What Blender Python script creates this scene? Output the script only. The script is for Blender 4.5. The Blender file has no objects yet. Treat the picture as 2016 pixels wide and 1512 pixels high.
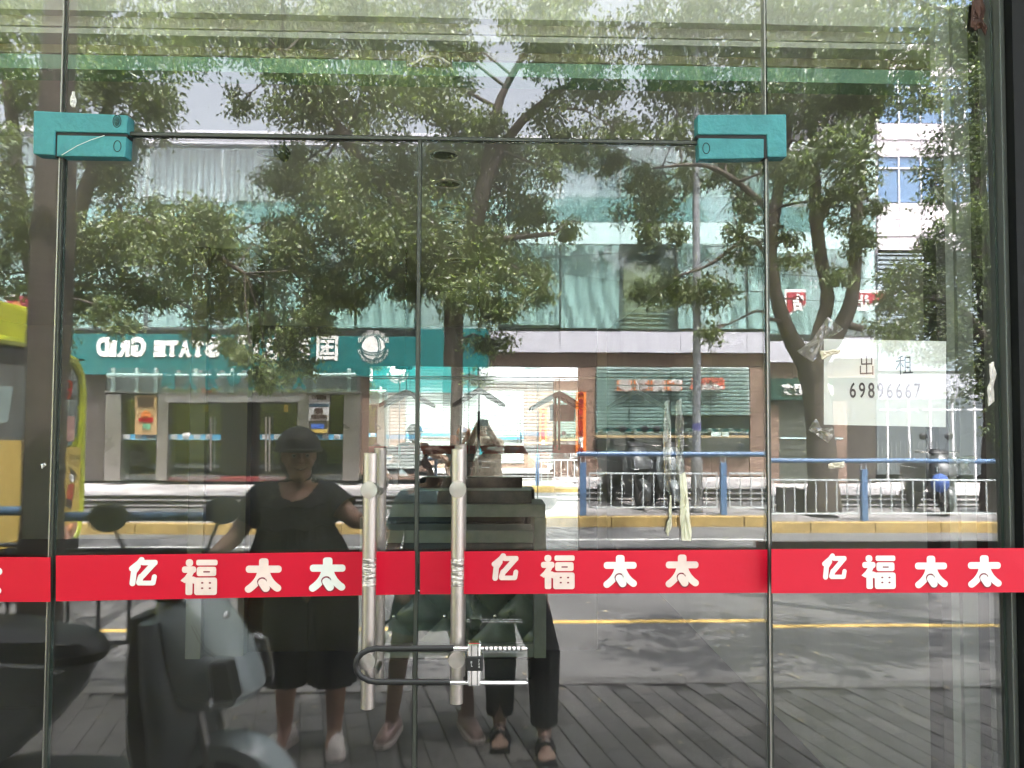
import bpy, bmesh, math, random
import numpy as np
from mathutils import Vector, Matrix, Euler, Quaternion
R = math.radians
S = bpy.context.scene
C = S.collection
# ------------------------------------------------------------------ camera, sky, sun, exposure
CAMH, CAMD = 1.65, 1.75            # lens height, distance lens to glass (glass plane is y = 0, street at y < 0)
YAW, PITCH, ROLL, FPX = R(1.8), R(2.23), R(0.25), 1515.0
cd = bpy.data.cameras.new('camera'); cam = bpy.data.objects.new('camera', cd); C.objects.link(cam)
cd.sensor_width = 36; cd.lens = FPX/2016*36; cd.clip_start = 0.004; cd.clip_end = 600
cam.location = (0, -CAMD, CAMH)
CM = Matrix.Rotation(-YAW, 3, 'Z') @ Matrix.Rotation(R(90)+PITCH, 3, 'X') @ Matrix.Rotation(ROLL, 3, 'Z')
cam.rotation_euler = CM.to_euler()
S.camera = cam
SUN_EL, SUN_AZ = R(66), R(20)      # sun stands behind the shop (towards +y), a little to +x
w = bpy.data.worlds.new('World'); S.world = w; w.use_nodes = True
nt = w.node_tree; bg = nt.nodes['Background']; sky = nt.nodes.new('ShaderNodeTexSky')
sky.sky_type = 'NISHITA'; sky.sun_disc = False; sky.sun_elevation = SUN_EL; sky.sun_rotation = SUN_AZ
sky.air_density = 1.0; sky.dust_density = 8.0; sky.ozone_density = 0.2
# thin bright summer haze over the whole dome: most of the blue is washed out
bw = nt.nodes.new('ShaderNodeRGBToBW'); nt.links.new(sky.outputs[0], bw.inputs[0])
sc_ = nt.nodes.new('ShaderNodeVectorMath'); sc_.operation = 'SCALE'; sc_.inputs[0].default_value = (1.0, 1.02, 1.08); nt.links.new(bw.outputs[0], sc_.inputs['Scale'])
hz = nt.nodes.new('ShaderNodeMix'); hz.data_type = 'RGBA'; hz.inputs[0].default_value = .78
nt.links.new(sky.outputs[0], hz.inputs[6]); nt.links.new(sc_.outputs[0], hz.inputs[7])
gn = nt.nodes.new('ShaderNodeVectorMath'); gn.operation = 'SCALE'; gn.inputs['Scale'].default_value = 2.6
nt.links.new(hz.outputs[2], gn.inputs[0]); nt.links.new(gn.outputs[0], bg.inputs[0]); bg.inputs[1].default_value = 0.15
ld = bpy.data.lights.new('sun', 'SUN'); ld.energy = 5.0; ld.angle = R(0.5); ld.color = (1, .96, .9)
sun = bpy.data.objects.new('sun', ld); C.objects.link(sun)
tosun = Vector((math.sin(SUN_AZ)*math.cos(SUN_EL), math.cos(SUN_AZ)*math.cos(SUN_EL), math.sin(SUN_EL)))
sun.rotation_euler = tosun.to_track_quat('Z', 'Y').to_euler()
S.view_settings.view_transform = 'Standard'; S.view_settings.look = 'None'; S.view_settings.gamma = 1
S.view_settings.exposure = 2.5
S.cycles.max_bounces = 14; S.cycles.transparent_max_bounces = 24; S.cycles.glossy_bounces = 6; S.cycles.diffuse_bounces = 4
S.cycles.caustics_reflective = False; S.cycles.caustics_refractive = False
S.cycles.sample_clamp_indirect = 6

# ------------------------------------------------------------------ helpers
def ray(px, py):
    return CM @ Vector(((px-1008)/FPX, -(py-756)/FPX, -1))
def P(px, py, Y):
    "a point at depth Y behind the glass plane that the photo shows at px,py"
    d = ray(px, py); t = (Y+CAMD)/d.y
    return (d.x*t, Y, CAMH+d.z*t)
def V(px, py, Y):
    "a street point seen by reflection at px,py: its distance to the glass is Y, it stands at y = -Y. The hung panes lean a little."
    if 110 < px < 820 and py > 272: py -= 17*min(1, (py-272)/200)
    elif px > 1515: py -= 14*min(1, max(0, (py-100)/300))
    x, y, z = P(px, py, Y)
    return Vector((x, -Y, z))
def hsh(i): return random.Random(i)

MATS = {}
def mat(name, col, rough=.6, metal=0., var=.0, vs=6., bump=0., bs=40., spec=.5, coat=0., emit=None, trans=None, stretch=None):
    if name in MATS: return MATS[name]
    m = bpy.data.materials.new(name); m.use_nodes = True; n = m.node_tree; b = n.nodes['Principled BSDF']
    b.inputs['Base Color'].default_value = (*col, 1); b.inputs['Roughness'].default_value = rough; b.inputs['Metallic'].default_value = metal
    b.inputs['Specular IOR Level'].default_value = spec; b.inputs['Coat Weight'].default_value = coat
    tc = n.nodes.new('ShaderNodeTexCoord'); mp = n.nodes.new('ShaderNodeMapping'); n.links.new(tc.outputs['Object'], mp.inputs[0])
    if stretch: mp.inputs['Scale'].default_value = stretch
    if var:
        t = n.nodes.new('ShaderNodeTexNoise'); t.inputs['Scale'].default_value = vs; t.inputs['Detail'].default_value = 8; t.inputs['Roughness'].default_value = .65
        n.links.new(mp.outputs[0], t.inputs[0])
        r = n.nodes.new('ShaderNodeMapRange'); r.inputs[1].default_value = .28; r.inputs[2].default_value = .72
        r.inputs[3].default_value = 1-var; r.inputs[4].default_value = 1+var
        n.links.new(t.outputs[0], r.inputs[0])
        mx = n.nodes.new('ShaderNodeVectorMath'); mx.operation = 'SCALE'; mx.inputs[0].default_value = col
        n.links.new(r.outputs[0], mx.inputs['Scale']); n.links.new(mx.outputs[0], b.inputs['Base Color'])
        rr = n.nodes.new('ShaderNodeMapRange'); rr.inputs[3].default_value = max(0, rough-.12); rr.inputs[4].default_value = min(1, rough+.12)
        n.links.new(t.outputs[0], rr.inputs[0]); n.links.new(rr.outputs[0], b.inputs['Roughness'])
    if bump:
        t2 = n.nodes.new('ShaderNodeTexNoise'); t2.inputs['Scale'].default_value = bs; t2.inputs['Detail'].default_value = 6
        n.links.new(mp.outputs[0], t2.inputs[0])
        bp = n.nodes.new('ShaderNodeBump'); bp.inputs['Strength'].default_value = bump; bp.inputs['Distance'].default_value = .01
        n.links.new(t2.outputs[0], bp.inputs['Height']); n.links.new(bp.outputs[0], b.inputs['Normal'])
    if emit: b.inputs['Emission Color'].default_value = (*emit[:3], 1); b.inputs['Emission Strength'].default_value = emit[3]
    if trans: b.inputs['Transmission Weight'].default_value = trans
    MATS[name] = m; return m

def glassmat(name, fac=.1, tint=(.965, .97, .965), dirt=.006, wob=0.):
    m = bpy.data.materials.new(name); m.use_nodes = True; n = m.node_tree; n.nodes.clear()
    o = n.nodes.new('ShaderNodeOutputMaterial'); tr = n.nodes.new('ShaderNodeBsdfTransparent'); tr.inputs[0].default_value = (*tint, 1)
    gl = n.nodes.new('ShaderNodeBsdfGlossy'); gl.inputs['Roughness'].default_value = 0; gl.inputs[0].default_value = (1, 1, 1, 1)
    lw = n.nodes.new('ShaderNodeLayerWeight'); lw.inputs[0].default_value = .12
    mr = n.nodes.new('ShaderNodeMath'); mr.operation = 'ADD'; mr.inputs[1].default_value = fac; mr.use_clamp = True
    n.links.new(lw.outputs['Facing'], mr.inputs[0])
    f2 = n.nodes.new('ShaderNodeMath'); f2.operation = 'MULTIPLY'; f2.inputs[1].default_value = .25; n.links.new(lw.outputs['Facing'], f2.inputs[0])
    n.links.new(f2.outputs[0], mr.inputs[0])
    mx = n.nodes.new('ShaderNodeMixShader'); n.links.new(mr.outputs[0], mx.inputs[0]); n.links.new(tr.outputs[0], mx.inputs[1]); n.links.new(gl.outputs[0], mx.inputs[2])
    tc = n.nodes.new('ShaderNodeTexCoord')
    if wob:
        t = n.nodes.new('ShaderNodeTexNoise'); t.inputs['Scale'].default_value = 2.2; t.inputs['Detail'].default_value = 1; n.links.new(tc.outputs['Object'], t.inputs[0])
        bp = n.nodes.new('ShaderNodeBump'); bp.inputs['Strength'].default_value = 1; bp.inputs['Distance'].default_value = wob
        n.links.new(t.outputs[0], bp.inputs['Height']); n.links.new(bp.outputs[0], gl.inputs['Normal'])
    if dirt:
        df = n.nodes.new('ShaderNodeBsdfDiffuse'); df.inputs[0].default_value = (.6, .6, .56, 1)
        t = n.nodes.new('ShaderNodeTexNoise'); t.inputs['Scale'].default_value = 5; t.inputs['Detail'].default_value = 10; t.inputs['Roughness'].default_value = .7
        mp = n.nodes.new('ShaderNodeMapping'); mp.inputs['Scale'].default_value = (1, 1, .35); n.links.new(tc.outputs['Object'], mp.inputs[0]); n.links.new(mp.outputs[0], t.inputs[0])
        r = n.nodes.new('ShaderNodeMapRange'); r.inputs[1].default_value = .42; r.inputs[2].default_value = .8; r.inputs[3].default_value = dirt*.25; r.inputs[4].default_value = dirt*3
        n.links.new(t.outputs[0], r.inputs[0])
        t3 = n.nodes.new('ShaderNodeTexVoronoi'); t3.inputs['Scale'].default_value = 55; n.links.new(tc.outputs['Object'], t3.inputs[0])
        r3 = n.nodes.new('ShaderNodeMapRange'); r3.inputs[1].default_value = .0; r3.inputs[2].default_value = .09; r3.inputs[3].default_value = .28; r3.inputs[4].default_value = 0
        n.links.new(t3.outputs['Distance'], r3.inputs[0])
        t4 = n.nodes.new('ShaderNodeTexNoise'); t4.inputs['Scale'].default_value = 3.1; n.links.new(tc.outputs['Object'], t4.inputs[0])
        r4 = n.nodes.new('ShaderNodeMapRange'); r4.inputs[1].default_value = .50; r4.inputs[2].default_value = .60; n.links.new(t4.outputs[0], r4.inputs[0])
        mu = n.nodes.new('ShaderNodeMath'); mu.operation = 'MULTIPLY'; n.links.new(r3.outputs[0], mu.inputs[0]); n.links.new(r4.outputs[0], mu.inputs[1])
        ad = n.nodes.new('ShaderNodeMath'); ad.operation = 'ADD'; n.links.new(r.outputs[0], ad.inputs[0]); n.links.new(mu.outputs[0], ad.inputs[1])
        m2 = n.nodes.new('ShaderNodeMixShader'); n.links.new(ad.outputs[0], m2.inputs[0]); n.links.new(mx.outputs[0], m2.inputs[1]); n.links.new(df.outputs[0], m2.inputs[2])
        mx = m2
    n.links.new(mx.outputs[0], o.inputs[0]); return m

def tag(o, label=None, cat=None, group=None, kind=None):
    if label: o['label'] = label
    if cat: o['category'] = cat
    if group: o['group'] = group
    if kind: o['kind'] = kind
    return o
def empty(name, loc=(0, 0, 0), label=None, cat=None, group=None, rz=0):
    o = bpy.data.objects.new(name, None); C.objects.link(o); o.location = loc; o.rotation_euler = (0, 0, rz); o.empty_display_size = .1
    return tag(o, label, cat, group)
def worldm(o):
    B = Matrix.LocRotScale(o.location, o.rotation_euler, o.scale)
    return B if o.parent is None else worldm(o.parent) @ o.matrix_parent_inverse @ B
def parent(o, p):
    if p is not None:
        o.parent = p; o.matrix_parent_inverse = worldm(p).inverted()
    return o
def linkmesh(name, me, m, par=None, smooth=False):
    if m is not None: me.materials.clear(); me.materials.append(m)
    if smooth: me.shade_smooth()
    o = bpy.data.objects.new(name, me); C.objects.link(o); return parent(o, par)

class MB:
    def __init__(s): s.v = []; s.f = []
    def add(s, vs, fs):
        n = len(s.v); s.v += [tuple(v) for v in vs]; s.f += [tuple(i+n for i in f) for f in fs]; return s
    def box(s, a, b):
        x0, x1 = sorted((a[0], b[0])); y0, y1 = sorted((a[1], b[1])); z0, z1 = sorted((a[2], b[2]))
        return s.add([(x0,y0,z0),(x1,y0,z0),(x1,y1,z0),(x0,y1,z0),(x0,y0,z1),(x1,y0,z1),(x1,y1,z1),(x0,y1,z1)],
                     [(0,3,2,1),(4,5,6,7),(0,1,5,4),(1,2,6,5),(2,3,7,6),(3,0,4,7)])
    def tube(s, pts, r, n=10, cap=True):
        pts = [Vector(p) for p in pts]; rs = r if isinstance(r, (list, tuple)) else [r]*len(pts)
        rings = []; up = None
        for i, p in enumerate(pts):
            d = (pts[min(i+1, len(pts)-1)]-pts[max(i-1, 0)])
            d = d.normalized() if d.length > 1e-9 else Vector((0, 0, 1))
            if up is None:
                up = Vector((0, 0, 1)) if abs(d.z) < .9 else Vector((1, 0, 0))
            a = d.cross(up)
            if a.length < 1e-4: a = d.cross(Vector((0, 1, 0)))
            a.normalize(); b = d.cross(a).normalized(); up = -b if False else a.cross(d)
            rings.append([p+(a*math.cos(2*math.pi*k/n)+b*math.sin(2*math.pi*k/n))*rs[i] for k in range(n)])
        base = len(s.v)
        for rg in rings: s.v += [tuple(v) for v in rg]
        for i in range(len(rings)-1):
            for k in range(n):
                s.f.append((base+i*n+k, base+i*n+(k+1) % n, base+(i+1)*n+(k+1) % n, base+(i+1)*n+k))
        if cap:
            s.f.append(tuple(base+k for k in range(n))[::-1]); s.f.append(tuple(base+(len(rings)-1)*n+k for k in range(n)))
        return s
    def rings(s, rg, cap=True):
        base = len(s.v); n = len(rg[0])
        for r in rg: s.v += [tuple(v) for v in r]
        for i in range(len(rg)-1):
            for k in range(n): s.f.append((base+i*n+k, base+i*n+(k+1) % n, base+(i+1)*n+(k+1) % n, base+(i+1)*n+k))
        if cap: s.f.append(tuple(base+k for k in range(n))[::-1]); s.f.append(tuple(base+(len(rg)-1)*n+k for k in range(n)))
        return s
    def ball(s, c, r, nu=14, nv=9, sc=(1, 1, 1)):
        rg = []
        for j in range(nv+1):
            t = math.pi*j/nv; rr = max(math.sin(t), .02)
            rg.append([(c[0]+r*sc[0]*rr*math.cos(2*math.pi*k/nu), c[1]+r*sc[1]*rr*math.sin(2*math.pi*k/nu), c[2]-r*sc[2]*math.cos(t)) for k in range(nu)])
        return s.rings(rg)
    def prism(s, poly, axis, a, b):
        "poly of 2-D points extruded along axis ('x': poly is y,z; 'y': x,z; 'z': x,y) from a to b"
        f = {'x': lambda p, t: (t, p[0], p[1]), 'y': lambda p, t: (p[0], t, p[1]), 'z': lambda p, t: (p[0], p[1], t)}[axis]
        n = len(poly)
        return s.add([f(p, a) for p in poly]+[f(p, b) for p in poly],
                     [tuple(range(n)), tuple(range(2*n-1, n-1, -1))]+[(i, i+n, (i+1) % n+n, (i+1) % n) for i in range(n)])
    def mesh(s, name):
        me = bpy.data.meshes.new(name); me.from_pydata(s.v, [], s.f)
        bm = bmesh.new(); bm.from_mesh(me); bmesh.ops.recalc_face_normals(bm, faces=bm.faces); bm.to_mesh(me); bm.free()
        return me
    def build(s, name, m, par=None, smooth=False, bevel=0, seg=2, ang=30):
        me = s.mesh(name); o = linkmesh(name, me, m, par, False)
        if bevel:
            bm = bmesh.new(); bm.from_mesh(me)
            es = [e for e in bm.edges if len(e.link_faces) == 2 and e.calc_face_angle(0) > R(ang)]
            bmesh.ops.bevel(bm, geom=es, offset=bevel, segments=seg, affect='EDGES', clamp_overlap=True, profile=.6)
            bm.to_mesh(me); bm.free()
        if smooth:
            me.shade_smooth()
            try: me.set_sharp_from_angle(angle=R(38))
            except Exception: pass
        return o
def box(name, a, b, m, par=None, bevel=0): return MB().box(a, b).build(name, m, par, bevel=bevel)
def pxbox(name, x0, y0, x1, y1, Y, t, m, par=None, bevel=0, at=V):
    "a real box whose street-side rectangle is seen at these pixels; t is its thickness away from the viewer"
    a = at(x0, y1, Y); b = at(x1, y0, Y); c = at(x1, y1, Y); d = at(x0, y0, Y)
    z0 = (a.z+c.z)/2; z1 = (b.z+d.z)/2; xa = (a.x+d.x)/2; xb = (b.x+c.x)/2
    return MB().box((xa, -Y, z0), (xb, -Y-t, z1)).build(name, m, par, bevel=bevel)
def text(s, size, m, par, loc, facing='street', ext=.003, name='lettering', center=True, sx=1, width=None, bold=0.):
    "facing 'street': read by someone standing at the far side looking at the glass; facing 'shop': on things over the road that face the shop"
    cu = bpy.data.curves.new('t', 'FONT'); cu.body = s; cu.size = size; cu.extrude = ext; cu.offset = bold
    if center: cu.align_x = 'CENTER'; cu.align_y = 'CENTER'
    cu.resolution_u = 4
    o = bpy.data.objects.new('t', cu); C.objects.link(o); bpy.context.view_layer.update()
    me = bpy.data.meshes.new_from_object(o.evaluated_get(bpy.context.evaluated_depsgraph_get()))
    bpy.data.objects.remove(o); bpy.data.curves.remove(cu)
    co = np.empty(len(me.vertices)*3, 'f'); me.vertices.foreach_get('co', co); co = co.reshape(-1, 3)
    if center and len(co): co[:, :2] -= (co[:, :2].max(0)+co[:, :2].min(0))/2
    if not len(co): print('EMPTY TEXT', repr(s)); return None
    if width: k = width/(co[:, 0].max()-co[:, 0].min()); co[:, 0] *= k
    co[:, 0] *= sx
    if facing == 'street': out = np.stack([co[:, 0], -co[:, 2], co[:, 1]], 1)
    else: out = np.stack([-co[:, 0], co[:, 2], co[:, 1]], 1)
    out += np.array(loc)
    me.vertices.foreach_set('co', out.astype('f').ravel()); me.update()
    return linkmesh(name, me, m, par)
def copy_tree(o, par=None):
    c = o.copy(); C.objects.link(c); c.parent = par
    for ch in [x for x in C.objects if x.parent == o]: copy_tree(ch, c)
    return c

# ------------------------------------------------------------------ materials
paver = mat('paver_stone', (.15, .142, .135), .8, var=.3, vs=5, bump=.35, bs=60)
paver2 = mat('paver_stone_dark', (.115, .11, .104), .8, var=.3, vs=5, bump=.35, bs=60)
asph = mat('asphalt', (.115, .113, .113), .85, var=.22, vs=1.6, bump=.8, bs=130)
kerbw = mat('kerb_stone', (.2, .19, .18), .8, var=.25, vs=4)
kerby = mat('kerb_yellow_paint', (.34, .235, .08), .7, var=.35, vs=6, bump=.3)
white_line = mat('road_line_white', (.5, .5, .48), .7, var=.25, vs=20)
yellow_line = mat('road_line_yellow', (.62, .42, .12), .7, var=.25, vs=20)
steel = mat('brushed_steel', (.50, .46, .43), .34, metal=1, var=.12, vs=9, bump=.15, bs=90, stretch=(60, 60, 1))
knobm = mat('turned_steel', (.62, .59, .55), .3, metal=1)
chrome = mat('chrome', (.85, .86, .85), .12, metal=1)
blackrub = mat('black_rubber', (.012, .012, .012), .45)
teal = mat('teal_paint_on_fitting', (.05, .23, .25), .5, var=.26, vs=9, spec=.35, bump=.3, bs=70)
redm = mat('red_film', (.58, .003, .026), .42, var=.07, vs=2.2, spec=.35, bump=.25, bs=9)
_n = knobm.node_tree; _tg = _n.nodes.new('ShaderNodeTangent'); _tg.direction_type = 'RADIAL'; _tg.axis = 'Y'
_n.nodes['Principled BSDF'].inputs['Anisotropic'].default_value = .85; _n.links.new(_tg.outputs[0], _n.nodes['Principled BSDF'].inputs['Tangent'])
whitef = mat('white_film', (.78, .77, .74), .6, var=.06, vs=14)
fadef = mat('worn_white_film', (.76, .60, .55), .6, var=.16, vs=16)
maroon = mat('film_outline', (.22, .01, .03), .6)
frame = mat('dark_frame', (.008, .009, .009), .5, var=.3, vs=8, spec=.15)
alu = mat('grey_aluminium', (.12, .13, .12), .4, metal=.6)
edge = mat('glass_edge', (.03, .05, .04), .25)
ceil_m = mat('interior_ceiling_paint', (.74, .73, .70), .8, var=.08, vs=2)
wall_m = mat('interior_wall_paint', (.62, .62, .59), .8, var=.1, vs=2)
floor_m = mat('interior_dark_floor', (.05, .045, .045), .45, var=.3, vs=3)
dark_m = mat('dark_panel', (.022, .02, .019), .5, var=.3, vs=3)
GL = glassmat('shop_glass', .075, wob=.0003)

# ------------------------------------------------------------------ setting: ground
PZ = 0.0
road_y0, road_y1 = -3.12, -9.62     # near and far edge of the carriageway
o = box('road', (-60, road_y0, -.3), (60, road_y1, -.012), asph); tag(o, kind='structure')
o = box('ground', (-300, 60, -.6), (300, -300, -.35), mat('ground_earth', (.12, .11, .09), .9)); tag(o, kind='structure')
pv = empty('pavement', (0, -1.6, 0)); pv['kind'] = 'structure'
MB().box((-60, .05, -.3), (60, road_y0+.12, -.009)).build('paver_bed', mat('joint_sand', (.05, .047, .044), .95), pv)
ks = MB().box((-60, road_y0+.117, -.3), (60, road_y0, .004)); ks.build('edge_stone', kerbw, pv)
# individual pavers, laid askew to the shop front
ang = R(77); ca, sa = math.cos(ang), math.sin(ang)
pw, ph = .22, .12
pm = {}
for key, mm in (('a', paver), ('b', paver2), ('c', mat('paver_stone_worn', (.185, .172, .16), .75, var=.35, vs=7, bump=.5, bs=40)), ('d', mat('paver_stone_stained', (.085, .08, .074), .8, var=.4, vs=6, bump=.5, bs=40))):
    b_ = MB().box((-pw/2+.0025, -ph/2+.0025, -.015), (pw/2-.0025, ph/2-.0025, 0)).build('paver', mm, None, bevel=.004, seg=1)
    pm[key] = b_.data; bpy.data.objects.remove(b_)
cnt = 0; rest = MB()
rnd = random.Random(5)
for j in range(-50, 50):
    for i in range(-22, 22):
        lx, ly = (i+.5*(j % 2))*pw, j*ph
        x, y = ca*lx-sa*ly+.8, sa*lx+ca*ly-1.9
        rx = pw/2*ca+ph/2*sa; ry = pw/2*sa+ph/2*ca
        if y+ry > 0.02 or y-ry < road_y0+.12-.13 or abs(x) > 7: continue
        clip = y-ry < road_y0+.12 
        if clip and y < road_y0+.12+.02: continue
        seen = -1.2 < x < 2.8 and y < -1.0
        dz = rnd.uniform(-.003, .002) - (.0005)
        if seen and cnt < 290 and not clip:
            oo = bpy.data.objects.new('paver', pm[rnd.choice('aaabbbcd')]); C.objects.link(oo); oo.location = (x, y, dz); oo.rotation_euler = (rnd.uniform(-.004, .004), rnd.uniform(-.004, .004), ang)
            parent(oo, pv); cnt += 1
        else:
            q = []
            for (u, v) in ((-pw/2+.0025, -ph/2+.0025), (pw/2-.0025, -ph/2+.0025), (pw/2-.0025, ph/2-.0025), (-pw/2+.0025, ph/2-.0025)):
                q.append((x+ca*u-sa*v, max(y+sa*u+ca*v, road_y0+.122)))
            rest.prism(q, 'z', -.015, dz)
o = rest.build('paver_field', paver, pv); o['kind'] = 'stuff'
o = box('road_line', (-60, -4.42, -.012), (60, -4.50, -.008), yellow_line); tag(o, kind='structure')
o = box('road_line', (-60, -8.42, -.012), (60, -8.52, -.008), white_line); tag(o, kind='structure')
for xx in (-4.6, -1.9+.0):
    pass
o = box('road_line', (-2.02, -3.62, -.012), (-1.62, -3.70, -.008), white_line); tag(o, kind='structure')
# fallen leaves on pavement and road
lf = MB(); rnd = random.Random(11)
for k in range(260):
    x, y = rnd.uniform(-2.5, 5), -rnd.uniform(1.3, 8)
    if y > -3.1: z = .004
    else: z = -.006
    a = rnd.uniform(0, 6.28); s_ = rnd.uniform(.015, .034)
    c_, s2 = math.cos(a), math.sin(a)
    pts = [(-s_, 0, z), (0, -s_*.45, z+rnd.uniform(.002, .012)), (s_, 0, z+rnd.uniform(0, .01)), (0, s_*.45, z+rnd.uniform(.002, .012))]
    lf.add([(x+c_*p[0]-s2*p[1], y+s2*p[0]+c_*p[1], p[2]) for p in pts], [(0, 1, 2, 3)])
o = lf.build('fallen_leaves', mat('fallen_leaf', (.38, .32, .2), .8, var=.4, vs=3)); tag(o, 'small dry fallen leaves scattered over pavement and road', 'leaves', kind='stuff')
# far kerb with separate stones, far pavement, terrace and steps
fk = empty('kerb', (0, road_y1, 0)); fk['kind'] = 'structure'
x = -14.
first = None
while x < 16:
    L = .99
    if first is None:
        first = MB().box((0, 0, -.2), (L-.012, -.16, .142)).build('kerb_stone', kerby, fk, bevel=.012); first.location = (x, road_y1, 0); me_k = first.data
        parent(first, fk)
    else:
        oo = bpy.data.objects.new('kerb_stone', me_k); C.objects.link(oo); oo.location = (x, road_y1, hsh(int(x*10)).uniform(-.004, .004)); parent(oo, fk)
    x += L
fp = mat('far_pavement_stone', (.24, .225, .22), .8, var=.3, vs=2.5)
TZ, TY0, YB = .27, 13.15, 15.25      # terrace level, its front edge, facade distance
o = box('far_pavement', (-60, road_y1-.163, -.3), (60, -11.75, .13), fp); tag(o, kind='structure')
terr = mat('terrace_stone', (.55, .51, .50), .7, var=.12, vs=2)
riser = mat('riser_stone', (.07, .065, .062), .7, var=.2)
st = empty('terrace_steps', (0, -12.4, 0)); st['kind'] = 'structure'
for k in range(3):
    y0 = 11.75+k*.47; z1 = .13+(TZ-.13)*(k+1)/3
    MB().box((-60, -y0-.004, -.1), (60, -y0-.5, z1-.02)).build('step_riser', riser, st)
    MB().box((-60, -y0+.012, z1-.02), (60, -y0-(.07 if k < 2 else .5), z1)).build('step_nosing', terr, st)
o = box('terrace', (-60, -12.9-.303, -.1), (60, -YB-.35, TZ), terr); tag(o, kind='structure')

# ------------------------------------------------------------------ shop shell (the building the camera looks at)
G = lambda px, py: Vector(P(px, py, 0))
RXW = G(1980, 800).x                    # right jamb
LXW = -6.0
shop = empty('shop_building', (0, .3, 0), 'plain empty shop unit with clear glass front and dark frame, right in front', 'building')
def sp(name, a, b, m, par=shop, kind=None, bevel=0):
    o = box(name, a, b, m, par, bevel)
    if kind: tag(o, kind=kind)
    return o
shop_ext = mat('shop_outer_wall', (.3, .29, .27), .8, var=.15)
sp('upper_wall', (-9, -.05, 3.35), (8, 11.5, 7.4), shop_ext)  # unseen storey, height set so its shadow covers pavement and people
sp('awning_slab', (-9, -.3, 3.4), (8, -.052, 3.55), mat('awning_concrete', (.35, .34, .32), .8))
RB = 10.2-CAMD
wr = 1.585
sp('return_wall', (G(2000, 800).x, .16, 0), (wr-.001, .18, 3.345), wall_m)
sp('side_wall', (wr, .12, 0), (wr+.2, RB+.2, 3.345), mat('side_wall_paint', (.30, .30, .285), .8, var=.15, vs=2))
sp('side_wall', (LXW-.2, .06, 0), (LXW, RB+.2, 3.345), wall_m)
sp('back_wall', (LXW, RB+.002, 0), (wr-.002, RB+.2, 3.345), wall_m)
o = sp('ceiling', (LXW+.002, .78, 2.78), (wr-.002, RB-.002, 2.9), ceil_m, None, 'structure')
o = sp('shop_floor', (LXW-.2, .06, -.2), (wr+.2, RB+.2, .01), floor_m, None, 'structure')
# layered bulkhead over the glass, a green beam at its lower edge
zt = lambda py, Y: P(900, py, Y)[2]
bulk = mat('bulkhead_paint', (.34, .335, .30), .6, var=.1, vs=4, stretch=(.3, 1, 6)); bulk2 = mat('bulkhead_paint_pale', (.38, .39, .36), .6, var=.06, vs=4)
bulk3 = mat('bulkhead_paint_ochre', (.26, .25, .17), .6, var=.2, vs=4)
greenb = mat('green_glass_beam', (.10, .22, .145), .3, var=.1)
ys = [(-60, 37, .20, bulk2), (37, 68, .23, bulk), (68, 82, .20, bulk2), (82, 93, .24, bulk), (93, 120, .26, bulk3), (120, 151, .17, greenb)]
for (a, b_, Y, mm) in ys:
    sp('bulkhead_strip', (LXW+.002, Y, zt(b_, Y)+.002), (wr-.002, Y+.07, zt(a, Y)-.002), mm)
sp('bulkhead_soffit', (LXW+.004, .34, zt(151, .26)+.006), (wr-.002, .776, 2.95), bulk)
# right jamb and dark frame
sp('jamb_post', (G(1897, 800).x, .10, 0), (G(1917, 800).x, .157, zt(150, .1)), dark_m)
sp('jamb_panel', (G(1919, 800).x, .13, 0), (G(1949, 800).x, .155, 3.34), mat('jamb_grey', (.28, .30, .27), .6, var=.1))
sp('jamb_panel', (G(1951, 800).x, .12, 0), (G(1985, 800).x, .155, 3.34), mat('jamb_grey2', (.2, .22, .2), .6, var=.15))
sp('frame_strip', (G(1972, 800).x, -.02, 0), (G(1982, 800).x, .06, 3.34), alu, bevel=.002)
sp('frame_column', (G(1982.5, 800).x, -.045, 0), (G(2300, 800).x, .15, 3.34), frame)
sp('front_sill', (LXW, -.012, -.1), (G(1972, 800).x-.002, .05, .012), alu)
sp('column', (P(374, 800, 3.5)[0], 3.5, 0.012), (P(404, 800, 3.5)[0], 3.7, 2.776), mat('column_paint', (.2, .2, .19), .7, var=.05))
sp('column', (P(404, 800, 3.55)[0]+.004, 3.55, 0.012), (P(487, 800, 3.55)[0], 3.9, 2.776), mat('column_paint2', (.15, .15, .145), .7))
# ------------------------------------------------------------------ glazing
TOPZ = 3.33; DZT = (G(300, 272).z+G(1400, 272).z)/2
def pane(name, x0, x1, z0, z1, par, tilt=0., y=0.):
    c = ((x0+x1)/2, y, (z0+z1)/2); hx, hz = (x1-x0)/2, (z1-z0)/2
    b_ = MB().box((-hx, 0, -hz), (hx, .01, hz)); me = b_.mesh(name)
    me.materials.append(GL); me.materials.append(edge)
    for p in me.polygons:
        if abs(p.normal.y) < .5: p.material_index = 1
    o = bpy.data.objects.new(name, me); C.objects.link(o); o.location = c; o.rotation_euler = (-tilt, 0, 0)
    return parent(o, par)
xs = [LXW, G(104, 800).x, G(113, 800).x, G(817, 800).x, G(826.5, 800).x, G(1508, 800).x, G(1517, 800).x, G(1971, 800).x]
winL = empty('fixed_window', ((xs[0]+xs[1])/2, 0, 0), 'left fixed glass panel beside the double door, red band across it', 'window', 'fixed panes of the shop front')
pane('pane', xs[0], xs[1], .014, TOPZ, winL)
dL = empty('glass_door', (xs[2], 0, 0), 'left leaf of frameless glass double door with red band', 'door', 'leaves of the double door')
pane('pane', xs[2], xs[3], .02, DZT-.006, dL, R(.32))
dR = empty('glass_door', (xs[5], 0, 0), 'right leaf of frameless glass double door with red band', 'door', 'leaves of the double door')
pane('pane', xs[4], xs[5], .02, DZT-.006, dR)
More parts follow.
